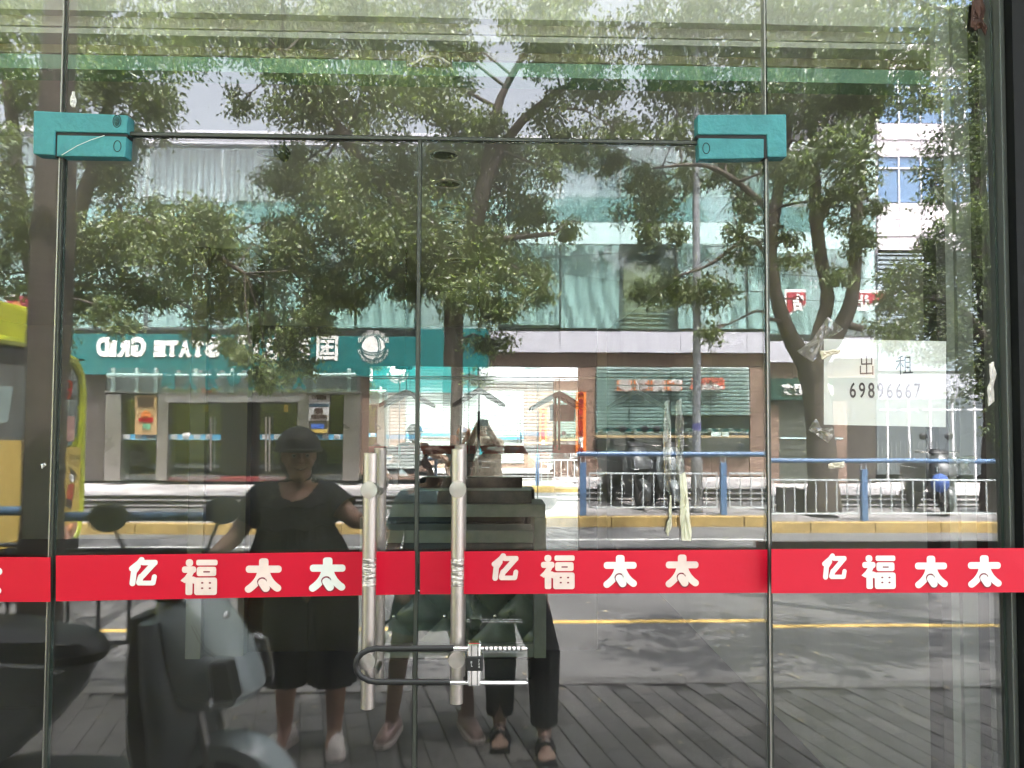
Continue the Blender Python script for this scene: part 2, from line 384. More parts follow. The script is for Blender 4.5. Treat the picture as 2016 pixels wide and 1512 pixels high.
winT = empty('transom_window', (0, 0, DZT), 'wide glass pane over the double door with teal corner fittings', 'window')
pane('pane', xs[2]-.005, xs[5]+.005, DZT+.004, TOPZ, winT, R(.05))
winR = empty('fixed_window', (xs[6], 0, 0), 'right fixed glass panel with paper notice behind it and red band', 'window', 'fixed panes of the shop front')
pane('pane', xs[6], xs[7], .014, TOPZ, winR, R(.26))
for (a, b_, par) in ((xs[1], xs[2], winL), (xs[5], xs[6], winR)):
    MB().box((a+.0012, -.006, .014), (a+(b_-a)*.38, .016, TOPZ)).build('edge_strip', mat('strip_light', (.35, .34, .31), .35, metal=.8), par)
    MB().box((a+(b_-a)*.45, -.003, .014), (b_-.0012, .014, DZT-.02)).build('edge_gasket', mat('gasket_dark', (.05, .055, .045), .4), par)
MB().box((xs[3]+.0015, -.002, .02), (xs[4]-.0015, .012, DZT-.006)).build('edge_gasket', MATS['gasket_dark'], dL)
MB().box((xs[2]+.1, -.002, DZT-.0045), (xs[5]-.1, .012, DZT+.0025)).build('edge_gasket', MATS['gasket_dark'], winT)

# glyph strokes in a unit square, thick rounded lines
def disc_line(mb, pts, r, y):
    "flat rounded stroke, one outline per segment union, at distance y in front"
    k = 8
    for i in range(len(pts)-1):
        (x0, z0), (x1, z1) = pts[i], pts[i+1]; a = math.atan2(z1-z0, x1-x0)
        poly = [(x1+r*math.cos(a+t), z1+r*math.sin(a+t)) for t in [-math.pi/2+math.pi*j/k for j in range(k+1)]]
        poly += [(x0+r*math.cos(a+t), z0+r*math.sin(a+t)) for t in [math.pi/2+math.pi*j/k for j in range(k+1)]]
        yy = y-.00012*i
        mb.add([(p[0], yy, p[1]) for p in poly], [tuple(range(len(poly)))])
def curve(a, b, c, n=5): return [((1-t)**2*a[0]+2*t*(1-t)*b[0]+t*t*c[0], (1-t)**2*a[1]+2*t*(1-t)*b[1]+t*t*c[1]) for t in [i/n for i in range(n+1)]]
def rrect(x0, z0, x1, z1, r):
    o = []
    for (cx, cz, a0) in ((x1-r, z1-r, 0), (x0+r, z1-r, 90), (x0+r, z0+r, 180), (x1-r, z0+r, 270)):
        for j in range(4): a = R(a0+30*j); o.append((cx+r*math.cos(a), cz+r*math.sin(a)))
    return o
def glyph(kind, px, py, wpx, hpx, par, Y=-.0135, faded=False):
    c = Vector(P(px, py, Y)); sx = wpx/FPX*(Y+CAMD); sz = hpx/FPX*(Y+CAMD)
    wh, dk = MB(), MB()
    lay = [0]
    def st(pts, r, m=wh, up=1):
        lay[0] += 1; disc_line(m, pts, r, -.0004*lay[0]*.6)
    def poly(pts, m=wh):
        lay[0] += 1; m.add([(p[0], -.00024*lay[0], p[1]) for p in pts], [tuple(range(len(pts)))])
    if kind == '太':
        poly(rrect(.01, .58, .99, .79, .085)); poly(rrect(.37, .55, .63, 1., .08))
        poly([(.40, .62), (.60, .62), (.62, .52), (.68, .40), (.72, .26), (.60, .30), (.5, .42), (.40, .30), (.28, .26), (.32, .40), (.38, .52)])
        st(curve((.42, .55), (.36, .3), (.10, .11), 6), .105); st(curve((.58, .55), (.66, .3), (.89, .14), 6), .105)
        st([(.47, .31), (.57, .135)], .145, dk); st([(.47, .30), (.57, .14)], .112)
    elif kind == '福':
        poly(rrect(.13, .80, .33, 1, .08)); poly(rrect(.03, .62, .42, .80, .07)); poly([(.24, .70), (.40, .70), (.30, .5), (.12, .33), (.0, .40), (.12, .52)])
        poly(rrect(.14, 0, .33, .5, .05)); st([(.33, .43), (.4, .40)], .09)
        poly(rrect(.42, .83, 1, .99, .05))
        poly(rrect(.44, .53, .97, .79, .06)); poly(rrect(.62, .63, .80, .67, .01), dk)
        poly(rrect(.38, .0, 1, .49, .07))
        for a in (.57, .78):
            for b_ in (.17, .32): poly(rrect(a, b_, a+.06, b_+.045, .01), dk)
    else:
        st([(.42, .93), (.34, .82), (.10, .62)], .1); st([(.30, .70), (.17, .5), (.13, .10)], .1)
        lay[0] += 3
        poly(rrect(.40, .74, .97, .93, .07)); st([(.86, .82), (.46, .36)], .1); st([(.42, .34), (.36, .14)], .1)
        poly(rrect(.28, .03, .90, .2, .07)); st([(.84, .12), (.88, .34)], .085)
    for mb, m in ((wh, fadef if faded else whitef), (dk, maroon)):
        if not mb.v: continue
        mb.v = [(c.x+(v[0]-.5)*sx, c.y+v[1], c.z+(v[2]-.5)*sz) for v in mb.v]
        me = bpy.data.meshes.new('lettering'); me.from_pydata(mb.v, [], mb.f)
        linkmesh('lettering' if mb is wh else 'lettering_outline', me, m, par)
def band(par, x0, x1, q, glyphs, Y=-.012, th=.0012):
    (a0, a1, b0, b1) = q     # top/bottom pixel rows at left and right end
    pl = [P(x0, a1, Y), P(x1, b1, Y), P(x1, b0, Y), P(x0, a0, Y)]
    o = MB().prism([(p[0], p[2]) for p in pl], 'y', Y, Y+th).build('red_band', redm, par)
    for g in glyphs: glyph(g[0], *g[1:5], o, Y-.0004, faded=len(g) > 5)
band(winL, -500, 99, (1096, 1184, 1097, 1185), [('太', -34, 1138, 74, 66), ('太', -150, 1138, 74, 66)])
band(dL, 110, 817, (1094, 1184, 1085, 1170), [('亿', 283, 1126, 56, 54), ('福', 392, 1136, 70, 68, 1), ('太', 519, 1133, 70, 66, 1), ('太', 645, 1131, 70, 66)])
band(dR, 827, 1511, (1086, 1170, 1082, 1167), [('亿', 995, 1117, 54, 52, 1), ('福', 1097, 1126, 68, 66, 1), ('太', 1221, 1125, 66, 64), ('太', 1343, 1124, 66, 64, 1)])
band(winR, 1519, 2060, (1081, 1168, 1079, 1166), [('亿', 1643, 1116, 50, 50), ('福', 1729, 1126, 68, 66), ('太', 1833, 1126, 66, 64), ('太', 1938, 1125, 68, 64)], Y=-.05)
# teal patch fittings
def fitting(poly, par, y0, y1, name='patch_fitting'):
    return MB().prism([(G(*p).x, G(*p).z) for p in poly], 'y', y0, y1).build(name, teal, par, bevel=.0025, seg=2)
fitting([(74, 223), (258, 232), (256, 267), (116, 264), (115, 310), (73, 307)], winT, -.016, .02)
fitting([(119, 270), (254, 273), (252, 313), (118, 311)], dL, -.014, .019)
fitting([(1370, 231), (1543, 230), (1544, 313), (1507, 313), (1505, 270), (1370, 269)], winT, -.016, .02)
fitting([(1372, 276), (1500, 277), (1500, 315), (1373, 317)], dR, -.014, .019)
blk = mat('black_gap', (.006, .007, .007), .6)
MB().prism([(G(*p).x, G(*p).z) for p in [(115, 262), (256, 268), (256, 274), (121, 271), (119, 312), (114, 312)]], 'y', -.012, .015).build('fitting_gap', blk, winT)
MB().prism([(G(*p).x, G(*p).z) for p in [(1368, 270), (1505, 269), (1508, 314), (1501, 314), (1500, 276), (1370, 276)]], 'y', -.012, .015).build('fitting_gap', blk, winT)
def ring(px, py, rx, rz, y, par, w_=.0009):
    c = G(px, py); mb = MB(); n = 24
    pts = [(c.x+rx*math.cos(2*math.pi*k/n), y, c.z+rz*math.sin(2*math.pi*k/n)) for k in range(n+1)]
    mb.tube(pts, w_, 4); return mb.build('screw_ring', blk, par)
for (a, b_, yy, par, sc_) in ((237, 244, -.0163, winT, 1.1), (237, 292, -.0143, dL, 1), (1387, 296, -.0143, dR, 1)): ring(a, b_, .008*sc_, .0125*sc_, yy, par)
c = G(237, 244)
MB().ball((c.x, -.0163, c.z), .008, sc=(.8, .25, 1.4)).build('screw_plug', mat('plug_grime', (.03, .1, .1), .9, var=.5, vs=200, bump=1, bs=300), winT)
p0 = G(129, 310); p1 = G(160, 292); p2 = G(213, 272)
MB().tube([(p0.x, -.0155, p0.z), (p1.x, -.017, p1.z), ((p1.x+p2.x)/2, -.018, (p1.z+p2.z)/2+.001), (p2.x, -.017, p2.z)], .0007, 5).build('loose_thread', mat('white_thread', (.8, .8, .78), .6), dL)
# pull handles: a steel tube on each side, two round fixings
def handle(par, px, pyt, pyb, k1, k2, tw):
    hx = G(px, 1100).x; r = tw/2/FPX*(CAMD-.07)
    zt_, zb_ = P(px, pyt, -.07)[2], P(px, pyb, -.07)[2]
    o = MB().tube([(hx, -.07, zb_), (hx, -.07, zt_)], r, 28).build('door_handle', steel, par, smooth=True)
    tw_ = MB().tube([(hx, -.07, P(px, 1152, -.07)[2]), (hx, -.07, P(px, 1098, -.07)[2])], r*1.03, 28); tw_.build('clear_wrap', mat('wrinkled_clear_tape', (.5, .46, .42), .15, metal=.7, var=.3, vs=60, bump=1., bs=45, stretch=(.6, .6, 2)), o, smooth=True)
    for k in (k1, k2):
        z = P(px, k, -.09)[2]; kr = 17/FPX*(CAMD-.09)
        rg = []
        for (yy, rr) in ((.0, .45), (-.06, .45), (-.062, .98), (-.066, 1.0), (-.0845, 1.0), (-.088, .95), (-.0885, .1)):
            rg.append([(hx+kr*rr*math.cos(2*math.pi*t/32), yy, z+kr*rr*math.sin(2*math.pi*t/32)) for t in range(32)])
        MB().rings(rg).build('handle_fixing', knobm, o, smooth=True)
    MB().tube([(hx, .082, zb_+.006), (hx, .082, zt_+.004)], r*.98, 24).build('inner_handle', steel, par, smooth=True)
    for k in (k1, k2):
        z = P(px, k, .08)[2]; MB().tube([(hx, .011, z), (hx, .082, z)], r*.75, 16).build('inner_fixing', knobm, par, smooth=True)
    return hx
hxL = handle(dL, 736.5, 892, 1393, 965, 1304, 27)
hxR = handle(dR, 903, 884, 1383, 964, 1301, 26)
# U lock round the two lower fixings
lk = empty('u_lock', (G(935, 1300).x, -.1, G(935, 1300).z), 'long black rubber-coated U lock clamped around both door handles', 'lock')
yl = -.10
q = lambda px, py, y=yl: Vector(P(px, py, y))
pts = [q(893, 1276)]+[q(750, 1277)]
for k in range(9):
    a = R(90+180*k/8); cc = (742, 1309.5); pts.append(q(cc[0]+42*math.cos(a), cc[1]-33*math.sin(a)))
pts += [q(750, 1342.5), q(886, 1343)]
MB().tube(pts, .0062, 14).build('rubber_shackle', blackrub, lk, smooth=True)
for py in (1277, 1344.5):
    MB().tube([q(884, py), q(1034, py), q(1038, py)], [.0046, .0046, .003], 12).build('steel_bar', chrome, lk, smooth=True)
    for k in range(9 if py < 1300 else 0):
        a = q(952+k*9, py, yl-.0042); MB().box((a.x, a.y-.0008, a.z-.004), (a.x+.0035, a.y+.001, a.z+.004)).build('bar_notch', mat('notch_steel', (.12, .12, .11), .4, metal=.6), lk)
a, b_ = q(920, 1352, yl-.012), q(947, 1267, yl-.012)
MB().box((a.x, a.y, a.z), (b_.x, a.y+.026, b_.z)).build('lock_block', chrome, lk, bevel=.004)
for (u0, u1) in ((927.5, 929.5), (939, 941)):
    a, b_ = q(u0, 1350, yl-.0135), q(u1, 1269, yl-.0135); MB().box((a.x, a.y, a.z), (b_.x, a.y+.003, b_.z)).build('block_groove', MATS['notch_steel'], lk)
a, b_ = q(917, 1322, yl-.016), q(951, 1293, yl-.016)
bd = MB().box((a.x, a.y, a.z), (b_.x, a.y+.032, b_.z)).build('lock_body', blackrub, lk, bevel=.003)
for (tx, ty, s_) in ((928, 1304, 'II'), (929, 1310, 'L'), (943, 1301, '7'), (943, 1307, '2'), (943, 1313, '4')):
    pp = q(tx, ty, yl-.0172); text(s_, .007, whitef, bd, pp, 'street', .0002)

# ------------------------------------------------------------------ things on and just behind the glass
pl = [P(1622, 667, .022), P(1863, 672, .022), P(1862, 841, .022), P(1622, 836, .022)]
pn = MB().prism([(p[0], p[2]) for p in pl], 'y', .022, .0224).build('paper_notice', mat('white_paper', (.80, .82, .79), .9, var=.03, vs=8))
tag(pn, 'white paper notice reading 出租 69896667, fixed behind the right window', 'notice')
ink = mat('black_ink', (.012, .012, .014), .7)
def ks(pts, r): disc_line(kmb, pts, r, lay_[0]); lay_[0] -= .0002
for ch, cx in (('出', 1706), ('租', 1780)):
    kmb = MB(); lay_ = [0]
    if ch == '出':
        for l in ([(.5, .98), (.5, .06)], [(.2, .86), (.2, .55)], [(.2, .55), (.82, .58)], [(.82, .88), (.82, .55)], [(.12, .44), (.12, .06)], [(.12, .06), (.88, .09)], [(.88, .44), (.88, .03)]): ks(l, .037)
    else:
        for l in ([(.42, .98), (.14, .86)], [(.02, .70), (.5, .76)], [(.27, .90), (.27, .02)], [(.27, .68), (.02, .3)], [(.3, .6), (.44, .42)], [(.56, .9), (.56, .12)], [(.56, .9), (.86, .92)], [(.86, .92), (.86, .12)], [(.56, .64), (.86, .65)], [(.56, .38), (.86, .39)], [(.44, .1), (1.0, .13)]): ks(l, .035)
    c = Vector(P(cx, 719, .0215)); s_ = 39/FPX*CAMD
    me = bpy.data.meshes.new('l'); me.from_pydata([(c.x+(v[0]-.5)*s_*.86, c.y+v[1]*.3, c.z+(v[2]-.5)*s_) for v in kmb.v], [], kmb.f)
    linkmesh('lettering', me, ink, pn)
for i, ch in enumerate('69896667'):
    c = Vector(P(1679+i*18.2, 768+i*.25, .0213)); text(ch, .050, ink, pn, c, 'street', .0001, sx=.66, bold=.0006)
clear = glassmat('clear_tape', .07, (.90, .90, .86), dirt=.05)
cream = mat('cream_tape', (.66, .60, .48), .5, var=.12, vs=30)
def rag(name, poly, y, m, label, cat, group=None, th=.0006, par=None, seed=1):
    "a wrinkled scrap of film or tape lying on the glass"
    rr = random.Random(seed); n0 = len(poly); dense = []
    for i in range(n0):
        (ax, ay), (bx_, by_) = poly[i], poly[(i+1) % n0]
        for t in (0, .33, .66): dense.append((ax+(bx_-ax)*t+(rr.uniform(-1.3, 1.3) if t else 0), ay+(by_-ay)*t+(rr.uniform(-1.3, 1.3) if t else 0)))
    n = len(dense); cx = sum(p[0] for p in dense)/n; cy_ = sum(p[1] for p in dense)/n; vs = []
    for k, amp in ((1., .002), (.66, .006), (.33, .006)):
        for (ax, ay) in dense: vs.append(P(cx+(ax-cx)*k+rr.uniform(-1, 1)*(1-k)*6*.5, cy_+(ay-cy_)*k, y-.0003-rr.uniform(0, amp)))
    vs.append(P(cx, cy_, y-.004)); fs = []
    for j in range(2):
        for i in range(n): fs.append((j*n+i, j*n+(i+1) % n, (j+1)*n+(i+1) % n, (j+1)*n+i))
    fs += [(2*n+i, 2*n+(i+1) % n, 3*n) for i in range(n)]
    bk = [(p[0], y+th, p[2]) for p in vs[:n]]; base = len(vs); vs += bk; fs.append(tuple(base+i for i in range(n))[::-1])
    fs += [(i, base+i, base+(i+1) % n, (i+1) % n) for i in range(n)]
    o = MB().add(vs, fs).build(name, m, par)
    if label: tag(o, label, cat, group)
    return o
rag('tape_scrap', [(1614, 690), (1655, 688), (1654, 696), (1636, 700), (1618, 708)], -.001, cream, 'torn cream tape scrap on the left edge of the paper notice', 'tape', seed=2)
rag('film_scrap', [(1570, 692), (1600, 668), (1630, 624), (1660, 648), (1640, 662), (1622, 668), (1616, 692), (1600, 712)], -.001, clear, 'crumpled clear film stuck up and left of the paper notice', 'film', seed=3)
rag('film_scrap', [(1592, 846), (1607, 824), (1612, 845), (1640, 842), (1643, 852), (1631, 872), (1612, 860)], -.001, clear, 'crumpled clear film stuck below the notice, on its left', 'film', seed=4)
rag('tape_scrap', [(1640, 911), (1662, 908), (1663, 916), (1659, 922), (1632, 922), (1631, 914)], -.001, cream, 'small white tape scrap halfway between notice and red band', 'tape', seed=5)
rag('sticker_remains', [(1948, 716), (1957, 712), (1962, 736), (1956, 762), (1958, 790), (1946, 800), (1944, 770), (1950, 745)], -.001, mat('torn_paper', (.7, .66, .62), .7, var=.25, vs=60), 'torn pale sticker remains near the right frame', 'sticker', seed=6)
rag('tape_scrap', [(1870, 902), (1925, 897), (1926, 906), (1906, 914), (1912, 930), (1898, 934), (1890, 918)], -.001, clear, 'crumpled clear tape low on the right window near the frame', 'tape', seed=7)
yt = mat('yellowed_tape', (.62, .60, .46), .35, var=.22, vs=18, stretch=(1, 1, .2))
TG = 'long tape strips left on the right door'
rag('tape_strip', [(1309, 790), (1318, 787), (1321, 860), (1322, 930), (1320, 975), (1309, 960), (1306, 880)], -.0015, clear, 'short clear upper tape strip, left one on the right door', 'tape', TG, seed=8)
rag('tape_strip', [(1331, 790), (1342, 784), (1346, 850), (1347, 920), (1343, 960), (1333, 945), (1330, 860)], -.0015, clear, 'clear upper tape strip beside the long yellowed strip', 'tape', TG, seed=9)
rag('tape_strip', [(1338, 935), (1349, 930), (1354, 975), (1361, 1040), (1360, 1065), (1342, 1064), (1339, 1000)], -.0015, yt, 'yellowed lower tape strip hanging widest near the red band', 'tape', TG, seed=10)
rag('tape_strip', [(1319, 975), (1322, 975), (1323, 1034), (1316, 1056), (1310, 1046), (1319, 1030)], -.0015, yt, 'thin curled tape strip end left of the wide yellowed one', 'tape', TG, seed=11)
rag('paint_fleck', [(142, 180), (147, 181), (150, 196), (147, 211), (140, 209), (138, 196)], -.001, whitef, 'white elongated fleck above the teal corner fitting', 'fleck', seed=12)
rag('paint_fleck', [(80, 914), (88, 911), (90, 916), (82, 923)], -.001, whitef, 'tiny white fleck on the left window above the red band', 'fleck', seed=13)
rag('tar_patch', [(1915, 0), (1935, -5), (1940, 20), (1936, 40), (1944, 55), (1940, 70), (1933, 55), (1920, 60), (1911, 52), (1912, 28)], -.001, mat('brown_adhesive', (.05, .02, .012), .7, var=.4, vs=40), 'dark brown torn adhesive patch in the top right corner', 'patch', seed=14)

# ------------------------------------------------------------------ inside the shop
iny = 5.35-CAMD
part = empty('partition_screen', (P(820, 800, iny)[0], iny+.1, 0), 'low dark partition in the middle of the shop behind the counter', 'partition')
box('partition_board', (P(492, 800, iny+.05)[0], iny+.05, .012), (P(1176, 800, iny+.05)[0], iny+.11, P(900, 642, iny)[2]), dark_m, part)
# wall mirror (a sheet of real mirror, hung a touch out of true)
mirr = empty('wall_mirror', (P(933, 800, iny)[0], iny+.03, (P(933, 722, iny)[2]+P(933, 1100, iny)[2])/2), 'large frameless mirror on the dark partition behind the counter, showing the street', 'mirror')
mx0, mx1 = P(726, 800, iny)[0], P(1141, 800, iny)[0]; mz0, mz1 = P(933, 1100, iny)[2], P(933, 722, iny)[2]
mm = bpy.data.materials.new('mirror_silver'); mm.use_nodes = True; b_ = mm.node_tree.nodes['Principled BSDF']
b_.inputs['Metallic'].default_value = 1; b_.inputs['Roughness'].default_value = .0; b_.inputs['Base Color'].default_value = (.56, .60, .58, 1)
me = MB().box((mx0-mirr.location.x, -.01, mz0-mirr.location.z), (mx1-mirr.location.x, .008, mz1-mirr.location.z)).mesh('mirror_sheet')
ms = bpy.data.objects.new('mirror_sheet', me); C.objects.link(ms); me.materials.append(mm); ms.parent = mirr
ms.rotation_euler = (R(-.49), 0, R(.47))
# counter with tufted front
cy = 4.75-CAMD
ct = empty('shop_counter', (P(893, 1290, cy)[0], cy+.2, .012), 'grey-green shop counter with dark tufted padded front and worn top', 'counter')
gg = mat('counter_greygreen', (.20, .225, .205), .5, var=.2, vs=6); gb = mat('counter_black_top', (.02, .024, .024), .35, var=.4, vs=8)
def cb(name, x0, y0, x1, y1, Y, t, m, bevel=.004):
    a = P(x0, y1, Y); b2 = P(x1, y0, Y); return MB().box((a[0], Y, a[2]), (b2[0], Y+t, b2[2])).build(name, m, ct, bevel=bevel)
cb('top_slab', 745, 966, 1047, 991, cy, .14, gb); cb('upper_shelf', 718, 993, 1074, 1018, cy-.03, .3, gg)
cb('lower_shelf', 718, 1044, 1050, 1069, cy-.01, .28, gg); cb('back_board', 740, 1069, 1050, 1090, cy+.04, .02, gb)
for (a, b2) in ((705, 722), (1051, 1076)): cb('end_panel', a, 1019, b2, 1296, cy-.02, .38, gg)
cb('frame_rail', 723, 1086, 1050, 1110, cy-.02, .05, gg); cb('frame_rail', 723, 1268, 1050, 1296, cy-.02, .05, gg)
cb('plinth', 730, 1297, 1045, 1340, cy+.06, .25, gb)
# padded diamond-tufted panel
a = P(723, 1268, cy); b2 = P(1050, 1110, cy)
nx, nz = 96, 44; vs = []; fs = []
tx, tz = .31, .31
for j in range(nz+1):
    for i in range(nx+1):
        X = a[0]+(b2[0]-a[0])*i/nx; Z = a[2]+(b2[2]-a[2])*j/nz
        u = (X-a[0])/tx+(Z-a[2])/tz; v = (X-a[0])/tx-(Z-a[2])/tz
        h = abs(math.sin(math.pi*u)*math.sin(math.pi*v))**.45
        vs.append((X, cy+.05-.045*h, Z))
for j in range(nz):
    for i in range(nx): k = j*(nx+1)+i; fs.append((k, k+1, k+nx+2, k+nx+1))
pad = MB().add(vs, fs).build('padded_front', mat('dark_leatherette', (.085, .115, .095), .3, var=.25, vs=5), ct, smooth=True)
st_me = None
for i in range(-12, 13):
    for j in range(-12, 13):
        X = a[0]+tx*(i+j)/2; Z = a[2]+tz*(i-j)/2
        if a[0]+.02 < X < b2[0]-.02 and a[2]+.02 < Z < b2[2]-.02:
            if st_me is None:
                o = MB().ball((0, 0, 0), .016, 10, 6).build('stud', chrome, None, smooth=True); st_me = o.data; bpy.data.objects.remove(o)
            o = bpy.data.objects.new('stud', st_me); C.objects.link(o); o.location = (X, cy+.038, Z); parent(o, pad)
# hanging rail with chains, hangers
hy = 5.24-CAMD
rail = empty('hanging_rail', (P(900, 720, hy)[0], hy, P(900, 742, hy)[2]), 'thin clothes rail hung on two chains from the ceiling', 'rail')
zr = P(900, 742, hy)[2]
MB().tube([(P(700, 0, hy)[0]-.0, hy, zr), (P(1330, 0, hy)[0], hy, zr)], .004, 8).build('rail_wire', mat('dull_steel', (.3, .3, .28), .4, metal=.8), rail)
for px in (800, 943):
    xx = P(px, 500, hy)[0]; z = zr+.004; k = 0
    link_me = None
    while z < 2.77:
        rot = k % 2
        pts = [(math.cos(t)*.006, math.sin(t)*.015) for t in [2*math.pi*i/10 for i in range(11)]]
        pp = [(xx+(p[0] if rot else 0), hy+(0 if rot else p[0]), z+.012+p[1]) for p in pts]
        MB().tube(pp, .0018, 4).build('chain_link', blackrub, rail); z += .024; k += 1
HG = 'empty clothes hangers on the rail'
hb = mat('black_plastic', (.008, .008, .009), .5, spec=.2); hb2 = mat('grey_plastic', (.05, .045, .042), .5)
def hanger(px, py, wpx, hpx, m, label, hooked=True, clothbar=None):
    c = Vector(P(px, py, hy)); s = wpx/FPX*(hy+CAMD)/2; dz = hpx/FPX*(hy+CAMD)
    t = empty('clothes_hanger', (c.x, hy, zr), label, 'hanger', HG)
    prof = []
    n = 10; up, dn = [], []
    for i in range(-n, n+1):
        u = i/n; z = c.z-dz*(abs(u)**1.15); th = .040*(1-.5*abs(u)) + .004
        up.append((c.x+u*s, z+th*.45)); dn.append((c.x+u*s, z-th*.65 + (.012 if abs(u) < .25 else 0)))
    MB().prism(up+dn[::-1], 'y', hy-.009, hy+.009).build('hanger_arms', m, t, bevel=.003)
    hk = [(c.x, hy, c.z+.005), (c.x, hy, c.z+.03)]
    hz = zr+.004
    top = max(hz, c.z+.05)
    hk = [(c.x, hy, c.z+.005), (c.x, hy, top-.035)]+[(c.x+.018-.018*math.cos(R(a)), hy, top-.022+.022*math.sin(R(a))) for a in range(-30, 200, 30)]
    MB().tube(hk, .0022, 6).build('hook', m, t)
    if clothbar: MB().box((c.x-.008, hy-.004, P(px, clothbar, hy)[2]), (c.x+.008, hy+.004, c.z-.01)).build('hanging_bar', m, t)  # thin vertical bar below the hanger
    return t
hanger(800, 772, 106, 26, hb, 'black hanger, leftmost on the rail, split by the door seam')
hanger(943, 768, 104, 30, hb, 'black hanger with wide shoulders and a thin dark bar in the middle of the mirror', clothbar=885)
hanger(1101, 775, 110, 30, hb2, 'dark grey curved hanger with a thin dark bar at the right edge of the mirror', clothbar=886)
hanger(1252, 772, 116, 30, mat('clear_grey_plastic', (.16, .17, .16), .3), 'pale grey hanger on the right, off the mirror')
# ceiling fittings
DG = 'round recessed downlights in the shop ceiling'
whp = mat('downlight_rim', (.75, .75, .72), .4); dkc = mat('downlight_cup', (.03, .03, .03), .3, metal=.6)
fitme = None
for i, (px, py) in enumerate(((868, 229), (874, 304), (882, 361), (889, 410), (893, 437), (897, 478), (900, 511), (902, 540), (903, 566), (533, 300))):
    d = ray(px, py); t = (2.78-CAMH)/d.z; x, y = d.x*t, -CAMD+d.y*t
    if y > RB-.1: continue
    nm = ['first and largest downlight, nearest the glass', 'second downlight from the glass in the long row', 'third downlight of the row, bright rim', 'fourth downlight of the row', 'fifth downlight of the row', 'sixth downlight of the row', 'seventh downlight of the row', 'eighth downlight of the row', 'ninth downlight of the row, deepest in the shop', 'single downlight on the left beside the dark tube lamp'][i]
    e = empty('downlight', (x, y, 2.78), nm, 'lamp', DG)
    rg = [[(x+r_*math.cos(2*math.pi*k/28), y+r_*math.sin(2*math.pi*k/28), 2.78-h) for k in range(28)] for r_, h in ((.076, .0), (.076, .006), (.062, .009), (.060, .002))]
    MB().rings(rg, cap=False).build('rim', whp, e, smooth=True)
    rg = [[(x+r_*math.cos(2*math.pi*k/28), y+r_*math.sin(2*math.pi*k/28), 2.78-h) for k in range(28)] for r_, h in ((.0605, .001), (.045, .0025), (.01, .004))]
    MB().rings(rg).build('reflector', dkc, e)
def cline(p1, p2, r_, name, label, m, z=2.78, cat='lamp'):
    pp = []
    for (px, py) in (p1, p2):
        d = ray(px, py); t = (z-r_*1.2-CAMH)/d.z; pp.append((d.x*t, -CAMD+d.y*t, z-r_*1.2))
    e = empty(name, pp[0], label, cat)
    MB().tube(pp, r_, 10).build('tube', m, e, smooth=True)
    a_, b3 = Vector(pp[0]), Vector(pp[1]); dd = (b3-a_).normalized(); sd = Vector((dd.y, -dd.x, 0))*r_*1.3; up = Vector((0, 0, r_*1.15))
    MB().add([a_-sd+up, a_+sd+up, b3+sd+up, b3-sd+up, a_-sd+up*.5, a_+sd+up*.5, b3+sd+up*.5, b3-sd+up*.5], [(0, 1, 2, 3), (7, 6, 5, 4), (0, 4, 5, 1), (1, 5, 6, 2), (2, 6, 7, 3), (3, 7, 4, 0)]).build('batten', m, e)
cline((1346, 172), (1282, 285), .014, 'tube_lamp', 'unlit tube lamp batten on the ceiling at the right', mat('tube_white', (.55, .53, .46), .4))
cline((396, 182), (462, 275), .009, 'tube_lamp', 'thin pale unlit tube lamp on the ceiling at far left', MATS['tube_white'])
cline((497, 222), (560, 310), .02, 'lighting_track', 'dark lighting track on the ceiling left of centre', blackrub)
# old metal grille over the opening
gx = P(845, 110, .15)
gr = empty('ceiling_vent', (gx[0], .14, gx[2]), 'old arched metal bracket plate on the bulkhead above the doors', 'bracket')
a = P(800, 128, .15); b2 = P(890, 106, .15)
box('plate', (a[0], .145, a[2]), (b2[0], .16, b2[2]), mat('olive_metal', (.12, .11, .05), .5, var=.4, vs=30), gr)
pts = [P(812+ (u*74), 126-16*math.sin(math.pi*u), .135) for u in [i/8 for i in range(9)]]
MB().tube(pts, .003, 8).build('arched_bar', mat('worn_metal', (.5, .47, .36), .35, metal=.8), gr)

# ------------------------------------------------------------------ buildings across the road
bl = empty('commercial_building', (0, -YB-2, TZ), 'glass-fronted building across the road with teal sign and granite ground floor', 'building')
tealp = mat('teal_sign_panel', (.010, .13, .13), .35, var=.06, vs=1, coat=.2)
lav = mat('fascia_panel', (.52, .52, .58), .45, var=.07, vs=3)
gran = mat('brown_granite', (.25, .17, .13), .45, var=.5, vs=26)
gran2 = mat('brown_granite_dark', (.20, .135, .105), .45, var=.5, vs=26)
steelc = mat('portal_steel_cladding', (.33, .31, .29), .3, metal=.75, var=.15, vs=1.2)
innerd = mat('dark_interior', (.03, .03, .03), .6)
cloth = mat('pale_curtain', (.56, .645, .63), .8, var=.08, vs=3)
cloth2 = mat('grey_curtain', (.60, .60, .60), .85, var=.1, vs=3)
pipe = mat('painted_pipe', (.48, .55, .52), .4)
FG = glassmat('facade_glass', .10, (.88, .96, .95), dirt=0)
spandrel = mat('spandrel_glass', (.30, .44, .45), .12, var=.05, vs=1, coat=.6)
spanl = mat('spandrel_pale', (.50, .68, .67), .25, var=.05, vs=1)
lx0 = V(-420, 800, YB).x; rx0 = V(1726, 700, YB).x
ztop = V(1100, 262, YB).z
# dark core volume behind the skin
MB().box((lx0, -YB-.9, TZ-.02), (rx0-.02, -YB-9, ztop-.05)).build('building_core', mat('core_concrete', (.3, .3, .29), .8), bl)
zf = lambda py: V(1180, py, YB).z
